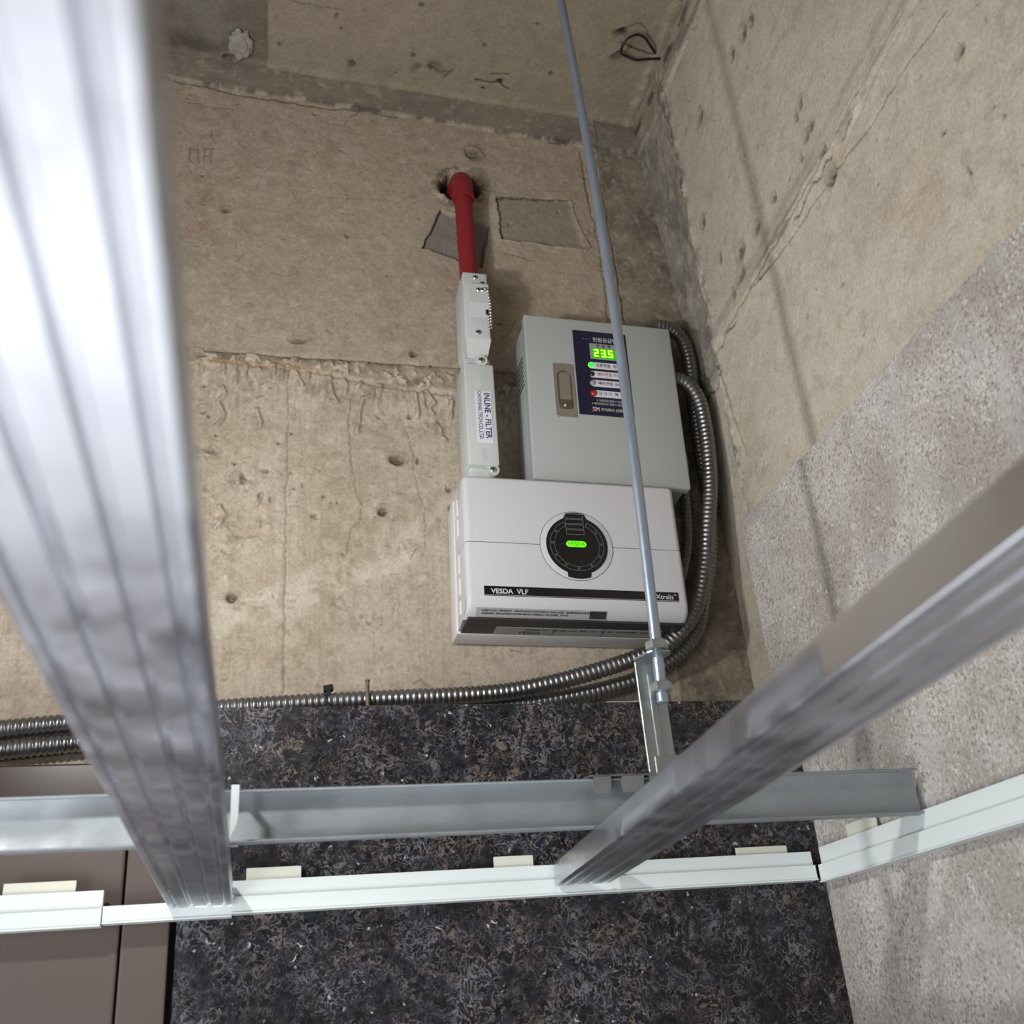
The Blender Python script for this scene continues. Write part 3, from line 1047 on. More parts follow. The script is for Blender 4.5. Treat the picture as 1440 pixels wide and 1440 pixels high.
F.line([(0.019, 1.032), (0.063, 1.032), (0.095, 1.029)], 0.0014, 0.001, (96, 84, 66), 0.6)
F.line([(0.225, 1.100), (0.245, 1.110), (0.262, 1.104), (0.25, 1.118)], 0.0026, 0.002, (84, 74, 56), 0.7)
F.tint((1 - sstep(0.3, 1.2, np.hypot((F.wu - 0.525) / 0.04, (F.wv - 1.0) / 0.025))), (140, 126, 100), 0.5)
F.tint((1 - sstep(0.3, 1.2, np.hypot((F.wu - 0.223) / 0.030, (F.wv - 1.110) / 0.026))) * sstep(0.4, 0.6, fbm(U, V, 50, 331, 4)), (78, 72, 58), 0.8)
F.line([(0.300, 1.113), (0.335, 1.112), (0.350, 1.118)], 0.0022, 0.002, (44, 38, 32), 0.85)
F.line([(0.322, 1.098), (0.345, 1.094)], 0.0016, 0.002, (60, 52, 42), 0.8)
F.pit(0.338, 1.110, 0.006, 0.005, 0.004, (24, 21, 18), 0.95)
F.pit(0.313, 1.128, 0.004, 0.003, 0.003, (34, 30, 26), 0.9)
F.pit(0.200, 1.090, 0.005, 0.005, 0.003, (84, 76, 60), 0.8)
F.pit(0.495, 0.985, 0.009, 0.007, 0.004, (30, 27, 24), 0.9, 0.001)
F.pit(0.505, 1.022, 0.008, 0.006, 0.003, (60, 52, 42), 0.8, 0.001)
F.line([(0.50, 1.005), (0.525, 1.012), (0.55, 1.016)], 0.0022, 0.002, (34, 30, 26), 0.85)
F.line([(0.497, 0.980), (0.512, 0.968), (0.528, 0.976), (0.54, 0.99)], 0.0016, 0.002, (54, 48, 40), 0.6)
ceiling = wall_mesh('ceiling', xs, yc, F, lambda u, v, h: (u, v, CEIL(u) - h), flip=True)
tagged(ceiling, 'rough concrete ceiling slab above the boxes', kind='structure')

# granite claddings, each a slab fixed on its wall
dk = MB().rbox(-0.0608, XG - 0.001, YT, YT + 0.030, -2.1, 0.287, 0.0008, 1)
o = dk.build('granite_slab', M['dark'], wall_back)
o['label'] = 'dark brown-black granite facing slab'
gs = MB().rbox(XG, XR - 0.0004 if False else XG + 0.020, -2.4, YT + 0.030, -2.1, 0.510, 0.0008, 1)
o = gs.build('granite_slab', M['grey'], wall_right)
o['label'] = 'pale speckled grey granite facing slab'

# door surround on the left, brown painted steel
door = thing('door_1', 'brown painted steel door and frame at lower left', 'door', (0, 0, 0), kind='structure')
del door['category']
MB().rbox(-1.3, -0.0665, 0.987, 1.05, 0.172, 0.2405, 0.002, 2).build('door_header', M['door_shaded'], door)
MB().rbox(-0.1045, -0.0665, 0.985, 1.05, -2.1, 0.1715, 0.002, 2).build('door_jamb', M['door'], door)
MB().rbox(-1.3, -0.1065, 0.989, 1.035, -2.1, 0.1715, 0.0025, 2).build('door_leaf', M['door'], door)
MB().box(-1.3, -0.0612, 1.02, 1.055, -2.1, 0.17).build('door_rebate', M['rubber'], door)
# rest of the room, out of view below and behind
o = MB().box(-2.4, XG, -2.6, YT, -2.12, -2.1).build('floor', M['floor'])
tagged(o, 'pale polished floor far below', kind='structure')
o = MB().box(-2.45, -2.4, -2.6, 1.2, -2.1, 1.5).build('wall_left', M['room'])
tagged(o, 'plain painted wall on the left side', kind='structure')
o = MB().box(-2.4, 0.6, -2.65, -2.6, -2.1, 1.5).build('wall_front', M['room'])
tagged(o, 'plain painted wall behind the viewer', kind='structure')
# ------------------------------------------------------------------ shadow-gap ceiling trims with their shims
def trim_prof(base=0.105, top=0.1320):
    mid = base + 0.0138
    return [(-0.0010, base), (-0.0155, base), (-0.0155, base + 0.0012), (-0.0140, base + 0.0016), (-0.0140, mid), (-0.0100, mid + 0.0008), (-0.0100, top), (-0.0010, top)]


def solid_along(prof, a0, a1, plane, axis):
    mb = MB()
    n = len(prof)
    vs = []
    for s in (a0, a1):
        for (d, z) in prof:
            vs.append((s, plane + d, z) if axis == 'x' else (plane + d, s, z))
    fs = [tuple(range(n))[::-1], tuple(range(n, 2 * n))] + [(i, (i + 1) % n, (i + 1) % n + n, i + n) for i in range(n)]
    return mb.add(vs, fs)


P = trim_prof()
t1 = solid_along(trim_prof(0.1015, 0.1300), -1.3, -0.1195, YT, 'x').build('trim_1', M['trim'])
tagged(t1, 'white metal ceiling-edge trim crossing the brown door, left piece', kind='structure')
low = [(-0.0010, 0.1030), (-0.0155, 0.1030), (-0.0155, 0.1042), (-0.0140, 0.1046), (-0.0140, 0.1168), (-0.0010, 0.1168)]
t2 = solid_along(low, -0.1185, -0.0160, YT, 'x')
t2.add([], [])
b = len(t2.v)
a = solid_along(P, -0.0160, XG - 0.016, YT, 'x')
t2.add(a.v, a.f)
t2 = t2.build('trim_2', M['trim'])
tagged(t2, 'long white metal trim across the dark granite slab', kind='structure')
t3 = solid_along([(-0.001, 0.1025), (-0.0155, 0.1025), (-0.0155, 0.1037), (-0.014, 0.1042), (-0.014, 0.1185), (-0.010, 0.1195), (-0.010, 0.1345), (-0.001, 0.1345)], -2.2, YT - 0.016, XG, 'y').build('trim_3', M['trim'])
tagged(t3, 'white metal trim along the pale grey granite slab', kind='structure')
for (x0, x1, zt, par) in [(-0.198, -0.142, 0.1395, t1), (-0.0050, 0.0415, 0.1425, t2), (0.2135, 0.2505, 0.1420, t2), (0.4520, 0.5055, 0.1395, t2)]:
    MB().rbox(x0, x1, YT - 0.0065, YT - 0.0045, 0.122, zt, 0.0003, 1).build('shim', M['tab'], par)['label'] = 'small cream plastic shim behind the trim'
MB().rbox(XG - 0.0065, XG - 0.0045, 0.861, 0.913, 0.126, 0.1465, 0.0003, 1).build('shim', M['tab'], t3)['label'] = 'small cream plastic shim behind the trim'

# ------------------------------------------------------------------ furring bars (seen from below, grooved face down)
def furring_bar(label, loc, rotz, length, seed):
    root = thing('furring_bar', label, 'metal bar', loc, (0, 0, rotz), 'galvanised furring bars')
    w, h = 0.0255, 0.019
    prof = [(-w + 0.006, h), (-w, h), (-w, 0.0008)]
    gro = [(-0.0245, 0.0), (-0.0212, 0.0), (-0.0200, 0.0026), (-0.0185, 0.0026), (-0.0172, 0.0), (-0.0092, 0.0002), (-0.0080, 0.0028),
           (-0.0062, 0.0028), (-0.0048, 0.0006), (0.0, 0.0009), (0.0048, 0.0006), (0.0062, 0.0028), (0.0080, 0.0028), (0.0092, 0.0002), (0.0172, 0.0), (0.0185, 0.0026),
           (0.0200, 0.0026), (0.0212, 0.0), (0.0245, 0.0)]
    prof += gro + [(w, 0.0008), (w, h), (w - 0.006, h)]
    mb = MB().sheet([(p[0], p[1]) for p in prof], 0.0005, -length, 0.0, 150, 'y', 0.00009, seed)
    o = mb.build('bar_body', M['bar'], root, autos=math.radians(50))
    return root


furring_bar('nearest wide grooved galvanised bar rising up the left side, blurred and glaring', (-0.0415, 0.9645, 0.1120), 0.0, 1.42, 3)
furring_bar('grooved galvanised bar slanting up to the right edge', (0.2915, 0.9600, 0.1120), -math.radians(4.7), 1.42, 7)

# ------------------------------------------------------------------ carrying channel
ch = thing('carrying_channel', 'long galvanised steel channel running level above both grooved bars', 'metal channel', (0, 0.780, 0.1315))
prof = [(0.0, 0.0012), (0.0012, 0.0002), (0.0095, 0.0), (0.0108, 0.0012), (0.0108, 0.0360), (0.0095, 0.0372), (0.0012, 0.0370), (0.0, 0.0360)]
MB().sheet(prof, 0.0011, -1.3, 0.537, 40, 'x', 0.00008, 5).build('channel_body', M['channel'], ch, autos=math.radians(60))

# clips hooked over the channel
cl = thing('channel_clip', 'steel clip with three folded tabs hooked over the channel', 'clip', (0.2800, 0.780, 0.1690), group='clips hooked on the channel')
for x0, x1, s in [(-0.0265, -0.0125, 0.0), (-0.0035, 0.0145, 0.0), (0.0185, 0.0290, 0.002)]:
    p = [(x0, 0.0006), (x1, 0.0006), (x1 - 0.0008, -0.008), (x1 - 0.0034, -0.0128), (x0 + 0.0006, -0.0128), (x0 - 0.0012 + s, -0.0060)]
    MB().prism(p, -0.0022, -0.0010).build('tab', M['bracket'], cl)
MB().box(-0.030, 0.030, -0.0022, 0.0135, 0.0002, 0.0012).build('clip_plate', M['bracket'], cl)
MB().box(-0.030, 0.030, 0.0125, 0.0135, -0.030, 0.0002).build('clip_back', M['bracket'], cl)
cl = thing('channel_clip', 'white zinc clip plate on the channel beside the left bar', 'clip', (-0.0115, 0.780, 0.1690), group='clips hooked on the channel')
MB().prism([(-0.0045, 0.0016), (0.0010, 0.0016), (0.0008, -0.021), (-0.0004, -0.0270), (-0.0020, -0.0310), (-0.0045, -0.0360)], -0.0100, -0.0088).build('clip_plate', M['trim'], cl)
MB().box(-0.0045, 0.0010, -0.0100, 0.0128, 0.0006, 0.0016).build('clip_top', M['trim'], cl)
MB().box(-0.0045, 0.0010, 0.0118, 0.0128, -0.038, 0.0006).build('clip_back', M['trim'], cl)

# ------------------------------------------------------------------ threaded rod, its nuts and the hanger
def ROD_BOW(z):      # the long rod is slightly bowed
    return 0.0012 + 0.0092 * math.sin(math.pi * min(z / 0.86, 1.0))


def threaded(mb, z0, z1, r=0.0051, pitch=0.0020, seg=14):
    n = int((z1 - z0) / (pitch / 2))
    path = [(ROD_BOW(z0 + (z1 - z0) * i / n), 0, z0 + (z1 - z0) * i / n) for i in range(n + 1)]
    rr = [r if i % 2 else r * 0.85 for i in range(n + 1)]
    return mb.tube(path, rr, seg)


rod = thing('threaded_rod', 'long zinc threaded rod dropping from the ceiling in front of the boxes', 'rod', (0.3212, 0.786, 0.2290))
threaded(MB(), 0.0, 1.080).build('rod_shank', M['zinc'], rod, smooth=True)


def hexnut(name, parent, z, r=0.0094, h=0.0078, mat='bracket'):
    bm = bmesh.new()
    bmesh.ops.create_cone(bm, cap_ends=True, segments=6, radius1=r, radius2=r, depth=h)
    bmesh.ops.bevel(bm, geom=[e for e in bm.edges if abs(e.verts[0].co.z - e.verts[1].co.z) < 1e-6], offset=0.0009, segments=2, affect='EDGES')
    me = bpy.data.meshes.new(name)
    bm.to_mesh(me)
    bm.free()
    return link_mesh(name, me, M[mat], parent, (ROD_BOW(z), 0, z), (0, 0, 0.35))


hexnut('nut', rod, 0.0490)
hexnut('nut', rod, 0.0130)
hg = thing('rod_hanger', 'folded zinc hanger strap linking the rod to the channel', 'hanger', (0.3185, 0.7975, 0.1690))
st = [(-0.0115, 0.0), (-0.0125, 0.0012), (-0.004, 0.0012), (-0.0025, -0.0012), (0.0025, -0.0012), (0.004, 0.0012), (0.0125, 0.0012)]
mb = MB()
N = 1
vs = []
W0, W1w = 0.0120, 0.0125
poly = [(-W0, -0.046), (W0, -0.046), (W0, 0.094), (W0 - 0.001, 0.101), (-W0 + 0.001, 0.101), (-W0, 0.094)]
MB().prism(poly, -0.0006, 0.0006).build('strap', M['bracket'], hg)
MB().rbox(-0.0025, 0.0020, -0.0020, 0.0, 0.018, 0.088, 0.0008, 2).build('strap_rib', M['bracket'], hg)
MB().rbox(-0.0122, -0.0113, -0.0022, 0.0, 0.006, 0.098, 0.0004, 1).build('strap_flange', M['bracket'], hg)
# top tab with the rod hole
mb = MB()
tp = [(-0.0120, 0.0005), (0.0120, 0.0005), (0.0155, -0.0145), (0.0125, -0.0225), (-0.0035, -0.0225), (-0.0065, -0.0185)]
n = len(tp)
vs = [(p[0], p[1], 0.1000) for p in tp] + [(p[0], p[1], 0.1014) for p in tp]
mb.add(vs, [tuple(range(n))[::-1], tuple(range(n, 2 * n))] + [(i, (i + 1) % n, (i + 1) % n + n, i + n) for i in range(n)])
mb.build('top_tab', M['bracket'], hg)
mb = MB().box(-0.0060, 0.0180, -0.0220, -0.0008, -0.0005, 0.0008)
mb.rbox(-0.0060, 0.0180, -0.0022, -0.0006, 0.0, 0.0190, 0.0004, 1)
mb.rbox(0.0, 0.0070, -0.0190, -0.0178, -0.010, 0.0, 0.0004, 1)
mb.build('channel_hook', M['bracket'], hg)

# ------------------------------------------------------------------ flexible conduits
def conduit(label, pts, r=0.0088, pitch=0.0066, group='corrugated steel conduits'):
    root = thing('flexible_conduit', label, 'conduit', tuple(pts[0]), group=group)
    P = resample(catmull([Vector(p) - Vector(pts[0]) for p in pts], 0.001), pitch / 6)
    prof = [0.86, 0.86, 0.97, 1.0, 1.0, 0.97]
    rr = [r * prof[i % 6] for i in range(len(P))]
    MB().tube(P, rr, 16).build('corrugated_sleeve', M['conduit'], root, autos=math.radians(70))
    return root


conduit('corrugated steel conduit leaving the top right of the grey box, behind the other', [
    (0.5300, 1.122, 0.872), (0.556, 1.128, 0.872), (0.5720, 1.133, 0.862), (0.5795, 1.136, 0.838), (0.5805, 1.138, 0.808), (0.5790, 1.141, 0.770),
    (0.5770, 1.1440, 0.70), (0.5750, 1.1450, 0.60), (0.5650, 1.1450, 0.53), (0.5460, 1.1450, 0.470), (0.528, 1.1440, 0.425), (0.494, 1.143, 0.390), (0.444, 1.142, 0.3635),
    (0.40, 1.142, 0.3505), (0.35, 1.142, 0.3410), (0.28, 1.142, 0.3325), (0.20, 1.142, 0.3265), (0.10, 1.142, 0.3195), (-0.02, 1.142, 0.312), (-0.13, 1.142, 0.303),
    (-0.21, 1.142, 0.297), (-0.35, 1.142, 0.286), (-0.9, 1.142, 0.25)], 0.0100)
conduit('corrugated steel conduit leaving the middle right of the grey box, in front', [
    (0.5300, 1.104, 0.770), (0.546, 1.104, 0.769), (0.5610, 1.105, 0.758), (0.5695, 1.106, 0.735), (0.5710, 1.107, 0.70), (0.569, 1.107, 0.66), (0.5620, 1.107, 0.605),
    (0.5500, 1.107, 0.555), (0.538, 1.107, 0.505), (0.524, 1.107, 0.460), (0.504, 1.108, 0.424), (0.470, 1.110, 0.394), (0.435, 1.114, 0.380), (0.38, 1.118, 0.3640), (0.32, 1.121, 0.3500), (0.25, 1.123, 0.3405),
    (0.10, 1.124, 0.3350), (-0.02, 1.130, 0.331), (-0.13, 1.142, 0.3250), (-0.21, 1.142, 0.3185), (-0.35, 1.142, 0.3075), (-0.9, 1.142, 0.27)], 0.0100)
conduit('thin corrugated conduit tucked beside the boxes and ending behind the white detector', [
    (0.5480, 1.1500, 0.80), (0.5500, 1.1500, 0.73), (0.5490, 1.1500, 0.67), (0.5460, 1.1500, 0.61), (0.5390, 1.1500, 0.55), (0.5270, 1.1500, 0.51), (0.512, 1.1500, 0.475)], 0.0068, 0.0066)

ct = thing('cable_tie', 'black cable tie clamped round the conduits at left', 'cable tie', (0.0745, 1.130, 0.3440))
ct.scale = (0.8, 0.9, 0.8)
MB().rbox(-0.0055, 0.0075, -0.016, -0.006, 0.000, 0.0085, 0.001, 1).build('tie_head', M['rubber'], ct, rot=(0, -0.15, 0))
MB().rbox(-0.0028, 0.0028, -0.016, -0.0120, -0.046, 0.002, 0.0006, 1).build('tie_strap', M['rubber'], ct)
n1 = thing('masonry_nail', 'thin steel nail standing over the conduits left of centre', 'nail', (0.1165, 1.112, 0.333), group='fixing nails')
MB().cyl((0, 0, -0.012), (0, 0, 0.020), 0.0021, 10).build('nail_shank', M['nail'], n1)
MB().cyl((0, 0, 0.020), (0, 0, 0.0212), 0.0029, 10).build('nail_head', M['nail'], n1)
n2 = thing('masonry_nail', 'thin steel nail under the conduits just left of the hanger', 'nail', (0.4490, 1.130, 0.322), (0, -0.12, 0), group='fixing nails')
MB().cyl((0, 0, -0.010), (0, 0, 0.030), 0.0019, 10).build('nail_shank', M['nail'], n2)
MB().cyl((0, 0, 0.030), (0, 0, 0.0312), 0.0027, 10).build('nail_head', M['nail'], n2)
sd = thing('conduit_saddle', 'white plastic conduit saddle peeping over the dark granite', 'saddle', (0.405, 1.116, 0.312))
MB().rbox(-0.022, 0.020, -0.016, 0.030, -0.008, 0.012, 0.004, 3).build('saddle_body', M['vesda_side'], sd)
MB().cyl((-0.003, -0.0175, 0.002), (-0.003, -0.0150, 0.002), 0.005, 14).build('saddle_hole', M['rubber'], sd)
MB().rbox(0.0205, 0.030, -0.014, 0.020, -0.008, 0.010, 0.001, 1).build('saddle_cap', M['nail'], sd)

# ------------------------------------------------------------------ red sampling pipe
rp = thing('sampling_pipe', 'red plastic pipe elbowing out of the broken hole in the concrete', 'pipe', (0.2690, 1.1300, 0.940))
elb = [(0.0, 0.055, 0.188), (0.0, 0.025, 0.186), (0, 0.006, 0.178), (0, -0.001, 0.160), (0, -0.001, 0.143)]
MB().tube(catmull(elb, 0.004), 0.0152, 20).build('elbow', M['red_pipe'], rp, autos=math.radians(50))
MB().tube([(0, -0.001, 0.148), (0, -0.001, 0.1385)], 0.0162, 20).build('elbow_collar', M['red_pipe'], rp, autos=math.radians(50))
MB().tube([(0, 0, -0.03), (0, 0, 0.142)], 0.0128, 20).build('pipe_tube', M['red_pipe'], rp, autos=math.radians(50))


# ------------------------------------------------------------------ inline filter
def screw(name, parent, loc, r=0.0032, mat='chrome'):
    mb = MB()
    mb.tube([(0, 0.001, 0), (0, -0.0008, 0), (0, -0.0016, 0)], [r, r, r * 0.75], 14)
    o = mb.build(name, M[mat], parent, loc, autos=math.radians(40))
    MB().box(-r * 0.6, r * 0.6, -0.0018, -0.0015, -r * 0.13, r * 0.13).add([(-r * .13, -.0018, -r * .6), (r * .13, -.0018, -r * .6), (r * .13, -.0018, r * .6), (-r * .13, -.0018, r * .6)], [(0, 1, 2, 3)]).build('screw_slot', M['lens_off'], o)
    return o


fl = thing('inline_filter', 'pale grey plastic inline filter hanging below the red pipe', 'filter', (0.2625, 1.090, 0.688), (0, math.radians(0.9), 0))
front = lambda e: all(v.co.y < 0.0001 for v in e.verts)
# upper valve block
MB().rbox(-0.0150, 0.0185, 0.0, 0.060, 0.116, 0.226, 0.0025, 3).build('valve_block', M['filter'], fl, autos=math.radians(35))
pr = [(0.0, 0.203), (-0.0052, 0.203), (-0.0052, 0.172), (0.0, 0.152)]
mb = MB()
vs = [(-0.0085, p[0], p[1]) for p in pr] + [(0.0180, p[0], p[1]) for p in pr]
mb.add(vs, [(0, 1, 2, 3), (7, 6, 5, 4), (0, 4, 5, 1), (1, 5, 6, 2), (2, 6, 7, 3), (3, 7, 4, 0)])
mb.build('slide_cover', M['filter'], fl)
mb = MB()
vs = [(-0.0150, 0.0, 0.118), (0.0185, 0.0, 0.118), (0.0185, 0.055, 0.118), (-0.0150, 0.055, 0.118), (-0.0110, 0.012, 0.092), (0.0140, 0.012, 0.092), (0.0140, 0.05, 0.092), (-0.0110, 0.05, 0.092)]
mb.add(vs, [(0, 1, 2, 3), (7, 6, 5, 4), (0, 4, 5, 1), (1, 5, 6, 2), (2, 6, 7, 3), (3, 7, 4, 0)])
mb.build('taper_collar', M['filter'], fl)
MB().tube([(0.001, 0.032, 0.130), (0.001, 0.032, 0.070), (0.001, 0.032, 0.0695), (0.001, 0.032, 0.05)], [0.0165, 0.0165, 0.0178, 0.0178], 24).build('neck', M['filter'], fl, autos=math.radians(40))
# long filter body
MB().rbox(-0.0195, 0.0190, 0.0, 0.044, -0.070, 0.078, 0.002, 3).build('filter_lid', M['filter'], fl, autos=math.radians(35))
MB().rbox(-0.0170, 0.0180, 0.010, 0.066, -0.118, 0.095, 0.004, 3).build('filter_body', M['filter'], fl, autos=math.radians(35))
for z, x in ((0.0835, 0.0035), (-0.0765, 0.0100)):
    MB().cyl((x, 0.0, z), (x, 0.030, z), 0.0082, 20).build('screw_boss', M['filter'], fl, autos=math.radians(40))
    screw('screw', fl, (x, -0.0006, z), 0.0040)
MB().rbox(-0.0150, 0.0165, 0.008, 0.05, -0.125, -0.070, 0.003, 2).build('outlet_socket', M['filter'], fl, autos=math.radians(35))
for z, d in ((0.048, 1), (-0.058, 1)):
    MB().prism([(-0.0035, z + 0.010), (0.0015, z + 0.010), (0.0015, z), (0.0045, z), (-0.001, z - 0.008), (-0.0065, z), (-0.0035, z)], -0.0004, 0.0005).build('flow_arrow', M['filter'], fl)
MB().box(-0.0100, 0.0100, -0.0007, 0.0002, -0.0410, 0.0340).build('name_label', M['paper'], fl, (0.0028, 0, 0.002))
text('lettering', 'INLINE - FILTER', 0.0106, M['navy_ink'], fl, (0.0072, -0.00085, 0.0005), (math.pi / 2, math.pi / 2, 0), stretch=0.92, bold=0.00022)
text('lettering', 'CHOYANG TECH.CO.,LTD.', 0.0070, M['navy_ink'], fl, (-0.0022, -0.00085, 0.0005), (math.pi / 2, math.pi / 2, 0), stretch=0.84, bold=0.00008)
screw('screw', fl, (0.0020, -0.0004, 0.2170), 0.0036)
screw('screw', fl, (0.0110, -0.0004, 0.2080), 0.0032)
screw('screw', fl, (0.0040, -0.0056, 0.1925), 0.0034)
screw('screw', fl, (0.0100, -0.0056, 0.1930), 0.0034)
screw('screw', fl, (0.0020, -0.0004, 0.1270), 0.0040)
bc = [(0.0125, -0.0075, 0.1935)] + [(0.0165 + 0.0028 * min(i / 4, 1), -0.006 + 0.0008 * i * 0.6, 0.1915 - 0.0046 * i) for i in range(13)]
for p in bc:
    MB().sphere(p, 0.0022, 8, 5).build('chain_bead', M['chrome'], fl, smooth=True)
for i in range(7):
    MB().sphere((0.0166, -0.0015, 0.163 - 0.0048 * i), 0.0018, 8, 5).build('chain_bead', M['chrome'], fl, smooth=True)
MB().rbox(0.0130, 0.0175, -0.0030, 0.001, 0.156, 0.166, 0.0006, 1).build('chain_anchor', M['lens_off'], fl)

# ------------------------------------------------------------------ power supply box
bx = thing('power_supply_box', 'grey steel power supply box with navy panel above the white detector', 'electrical box', (0.4268, 1.085, 0.7192), (0, math.radians(1.95), 0))
hw, hh = 0.1025, 0.1240
MB().rbox(-hw + 0.003, hw - 0.003, 0.016, 0.073, -hh + 0.003, hh - 0.003, 0.002, 2).build('enclosure', M['box'], bx, autos=math.radians(35))
MB().rbox(-hw, hw, 0.0, 0.0150, -hh, hh, 0.0022, 3).build('door', M['box'], bx, autos=math.radians(35))
for i in range(7):
    MB().rbox(-hw + 0.0020, -hw + 0.0034, 0.028, 0.055, 0.030 + i * 0.0072, 0.0325 + i * 0.0072, 0.0004, 1).build('louvre', M['seam'], bx)
for z in (0.070, -0.080):
    MB().rbox(hw - 0.0005, hw + 0.0045, 0.008, 0.020, z - 0.014, z + 0.014, 0.0015, 2).build('hinge', M['box'], bx)
# latch
lt = MB().rbox(-0.0122, 0.0122, -0.0016, 0.0002, -0.0370, 0.0370, 0.0006, 2).build('latch_plate', M['chrome'], bx, (-0.0540, 0, 0.0085))
lt.scale = (1.12, 1, 1.10)
lt['label'] = 'polished recessed pull latch'
ring = [(0.0078 * math.cos(a), -0.0022, 0.018 + 0.0078 * math.sin(a)) for a in np.linspace(0, math.pi, 12)] + [(-0.0078, -0.0022, -0.018), (-0.0078, -0.0022, -0.024), (0.0078, -0.0022, -0.024), (0.0078, -0.0022, 0.018)]
MB().tube(ring, 0.0007, 8).build('pull_rim', M['nail'], lt)
MB().rbox(-0.0070, 0.0070, -0.0020, -0.0012, -0.0215, 0.0215, 0.0003, 1).build('pull_tab', M['chrome'], lt)
MB().rbox(-0.0070, 0.0070, -0.0030, -0.0014, -0.0260, -0.0140, 0.0010, 2).build('thumb_pad', M['nail'], lt)
MB().sphere((-0.0015, -0.0035, -0.0225), 0.0022, 10, 6).build('latch_pin', M['chrome'], lt, smooth=True)
# navy overlay: 0.061 x 0.107
NV = (0.0000, 0, 0.0400)
nv = MB().box(-0.0330, 0.0330, -0.0006, 0.0002, -0.0565, 0.0565).build('panel_overlay', M['navy'], bx, NV)
nv.scale = (1.12, 1, 1.165)
y = -0.0009


def pill(cx, cz, w, h, y0, y1):
    r = h / 2
    pts = arc(cx + w / 2 - r, cz, r, -90, 90, 8) + arc(cx - w / 2 + r, cz, r, 90, 270, 8)
    return MB().prism(pts, y0, y1)


text('lettering', '· · ·  전원공급반', 0.0066, M['white_ink'], nv, (0.0000, y, 0.0450), bold=0.00002)
MB().rbox(-0.0135, 0.0215, -0.0012, 0.0, 0.0185, 0.0400, 0.0008, 2).build('display_surround', M['lens_grey'], nv)
text('lettering', '전  압  계', 0.0046, M['black_ink'], nv, (0.0035, -0.0014, 0.0363), bold=0.00006)
MB().box(-0.0112, 0.0185, -0.0018, -0.0010, 0.0195, 0.0328).build('display_window', M['green_bg'], nv)


def seven(ch, cx, cz, w, h, t, mb):
    seg = {'2': 'abged', '3': 'abgcd', '5': 'afgcd'}[ch]
    bars = {'a': (-w / 2, w / 2, h - t / 2, h + t / 2), 'g': (-w / 2, w / 2, -t / 2, t / 2), 'd': (-w / 2, w / 2, -h - t / 2, -h + t / 2),
            'b': (w / 2 - t, w / 2, 0, h), 'c': (w / 2 - t, w / 2, -h, 0), 'f': (-w / 2, -w / 2 + t, 0, h), 'e': (-w / 2, -w / 2 + t, -h, 0)}
    for s in seg:
        a, b2, c, d = bars[s]
        mb.box(cx + a, cx + b2, -0.0024, -0.0017, cz + c, cz + d)


for i, c in enumerate('235'):
    mb = MB()
    seven(c, -0.0062 + i * 0.0088, 0.0262, 0.0056, 0.0042, 0.0015, mb)
    mb.build('digit', M['green_seg'], nv)
MB().box(0.0062, 0.0072, -0.0024, -0.0017, 0.0215, 0.0225).build('decimal_point', M['green_seg'], nv)
rows = [(0.0095, '교류전원  정상', 'black_ink', 'green'), (-0.0025, '예비전원 이상', 'red_ink', 'lens_off'), (-0.0145, '예비전원 사용', 'black_ink', 'lens_grey'), (-0.0282, '감 지 기  복 구', 'black_ink', 'lens_red')]
for k, (z, s, ink, led) in enumerate(rows):
    pill(0.0045 + 0.0006 * k, z, 0.0440, 0.0084, -0.0012, 0.0).build('status_strip', M['paper'], nv)
    MB().sphere((-0.0138, -0.0008, z), 0.0034 if k < 3 else 0.0040, 14, 8).build('indicator_lamp' if k < 3 else 'reset_button', M[led], nv, smooth=True)
    text('lettering', s, 0.0050, M[ink], nv, (0.0070, -0.0014, z), bold=0.00004)
text('lettering', '※ 교류전원 점등시 정상', 0.0032, M['white_ink'], nv, (0.0045, y, -0.0372))
text('lettering', '※ 예비전원이상 점등시 충전 불량', 0.0032, M['white_ink'], nv, (0.0045, y, -0.0415))
text('logo', 'SM', 0.0078, M['white_ink'], nv, (-0.0125, y, -0.0490), stretch=0.9, bold=0.0001)
MB().prism([(-0.0185, -0.0510), (-0.0170, -0.0522), (-0.0128, -0.0482), (-0.0136, -0.0466)], -0.0011, -0.0007).build('logo_stroke', M['lens_red'], nv)
text('lettering', '주식회사 신화플러스', 0.0044, M['white_ink'], nv, (0.0120, y, -0.0490), bold=0.00004)

# ------------------------------------------------------------------ smoke detector unit
vd = thing('smoke_detector', 'white aspirating smoke detector with round black display under the grey box', 'detector', (0.3570, 1.0650, 0.4975), (0, math.radians(1.45), 0))
vw, vh = 0.1320, 0.0885
sel_front = lambda e: all(v.co.y < 0.0005 for v in e.verts)
vfront = lambda e: sel_front(e) and abs(e.verts[0].co.x - e.verts[1].co.x) < 1e-5
top_front = lambda e: sel_front(e) and all(v.co.z > vh - 1e-4 for v in e.verts)
bot_front = lambda e: sel_front(e) and all(v.co.z < -vh + 1e-4 for v in e.verts)
SZ = 0.0020       # seam height
up_ = MB().rbox(-vw, vw, 0.0, 0.070, SZ + 0.0005, vh, which=[(lambda e: abs(e.verts[0].co.x - e.verts[1].co.x) < 1e-5 and abs(e.verts[0].co.y - e.verts[1].co.y) < 1e-5 and e.verts[0].co.y < 0.001, 0.0075, 5),
                                                              (lambda e: all(v.co.z > vh - 1e-4 for v in e.verts) and all(v.co.y < 0.0080 for v in e.verts), 0.0050, 4)])
up_.build('upper_cover', M['vesda'], vd, autos=math.radians(35))
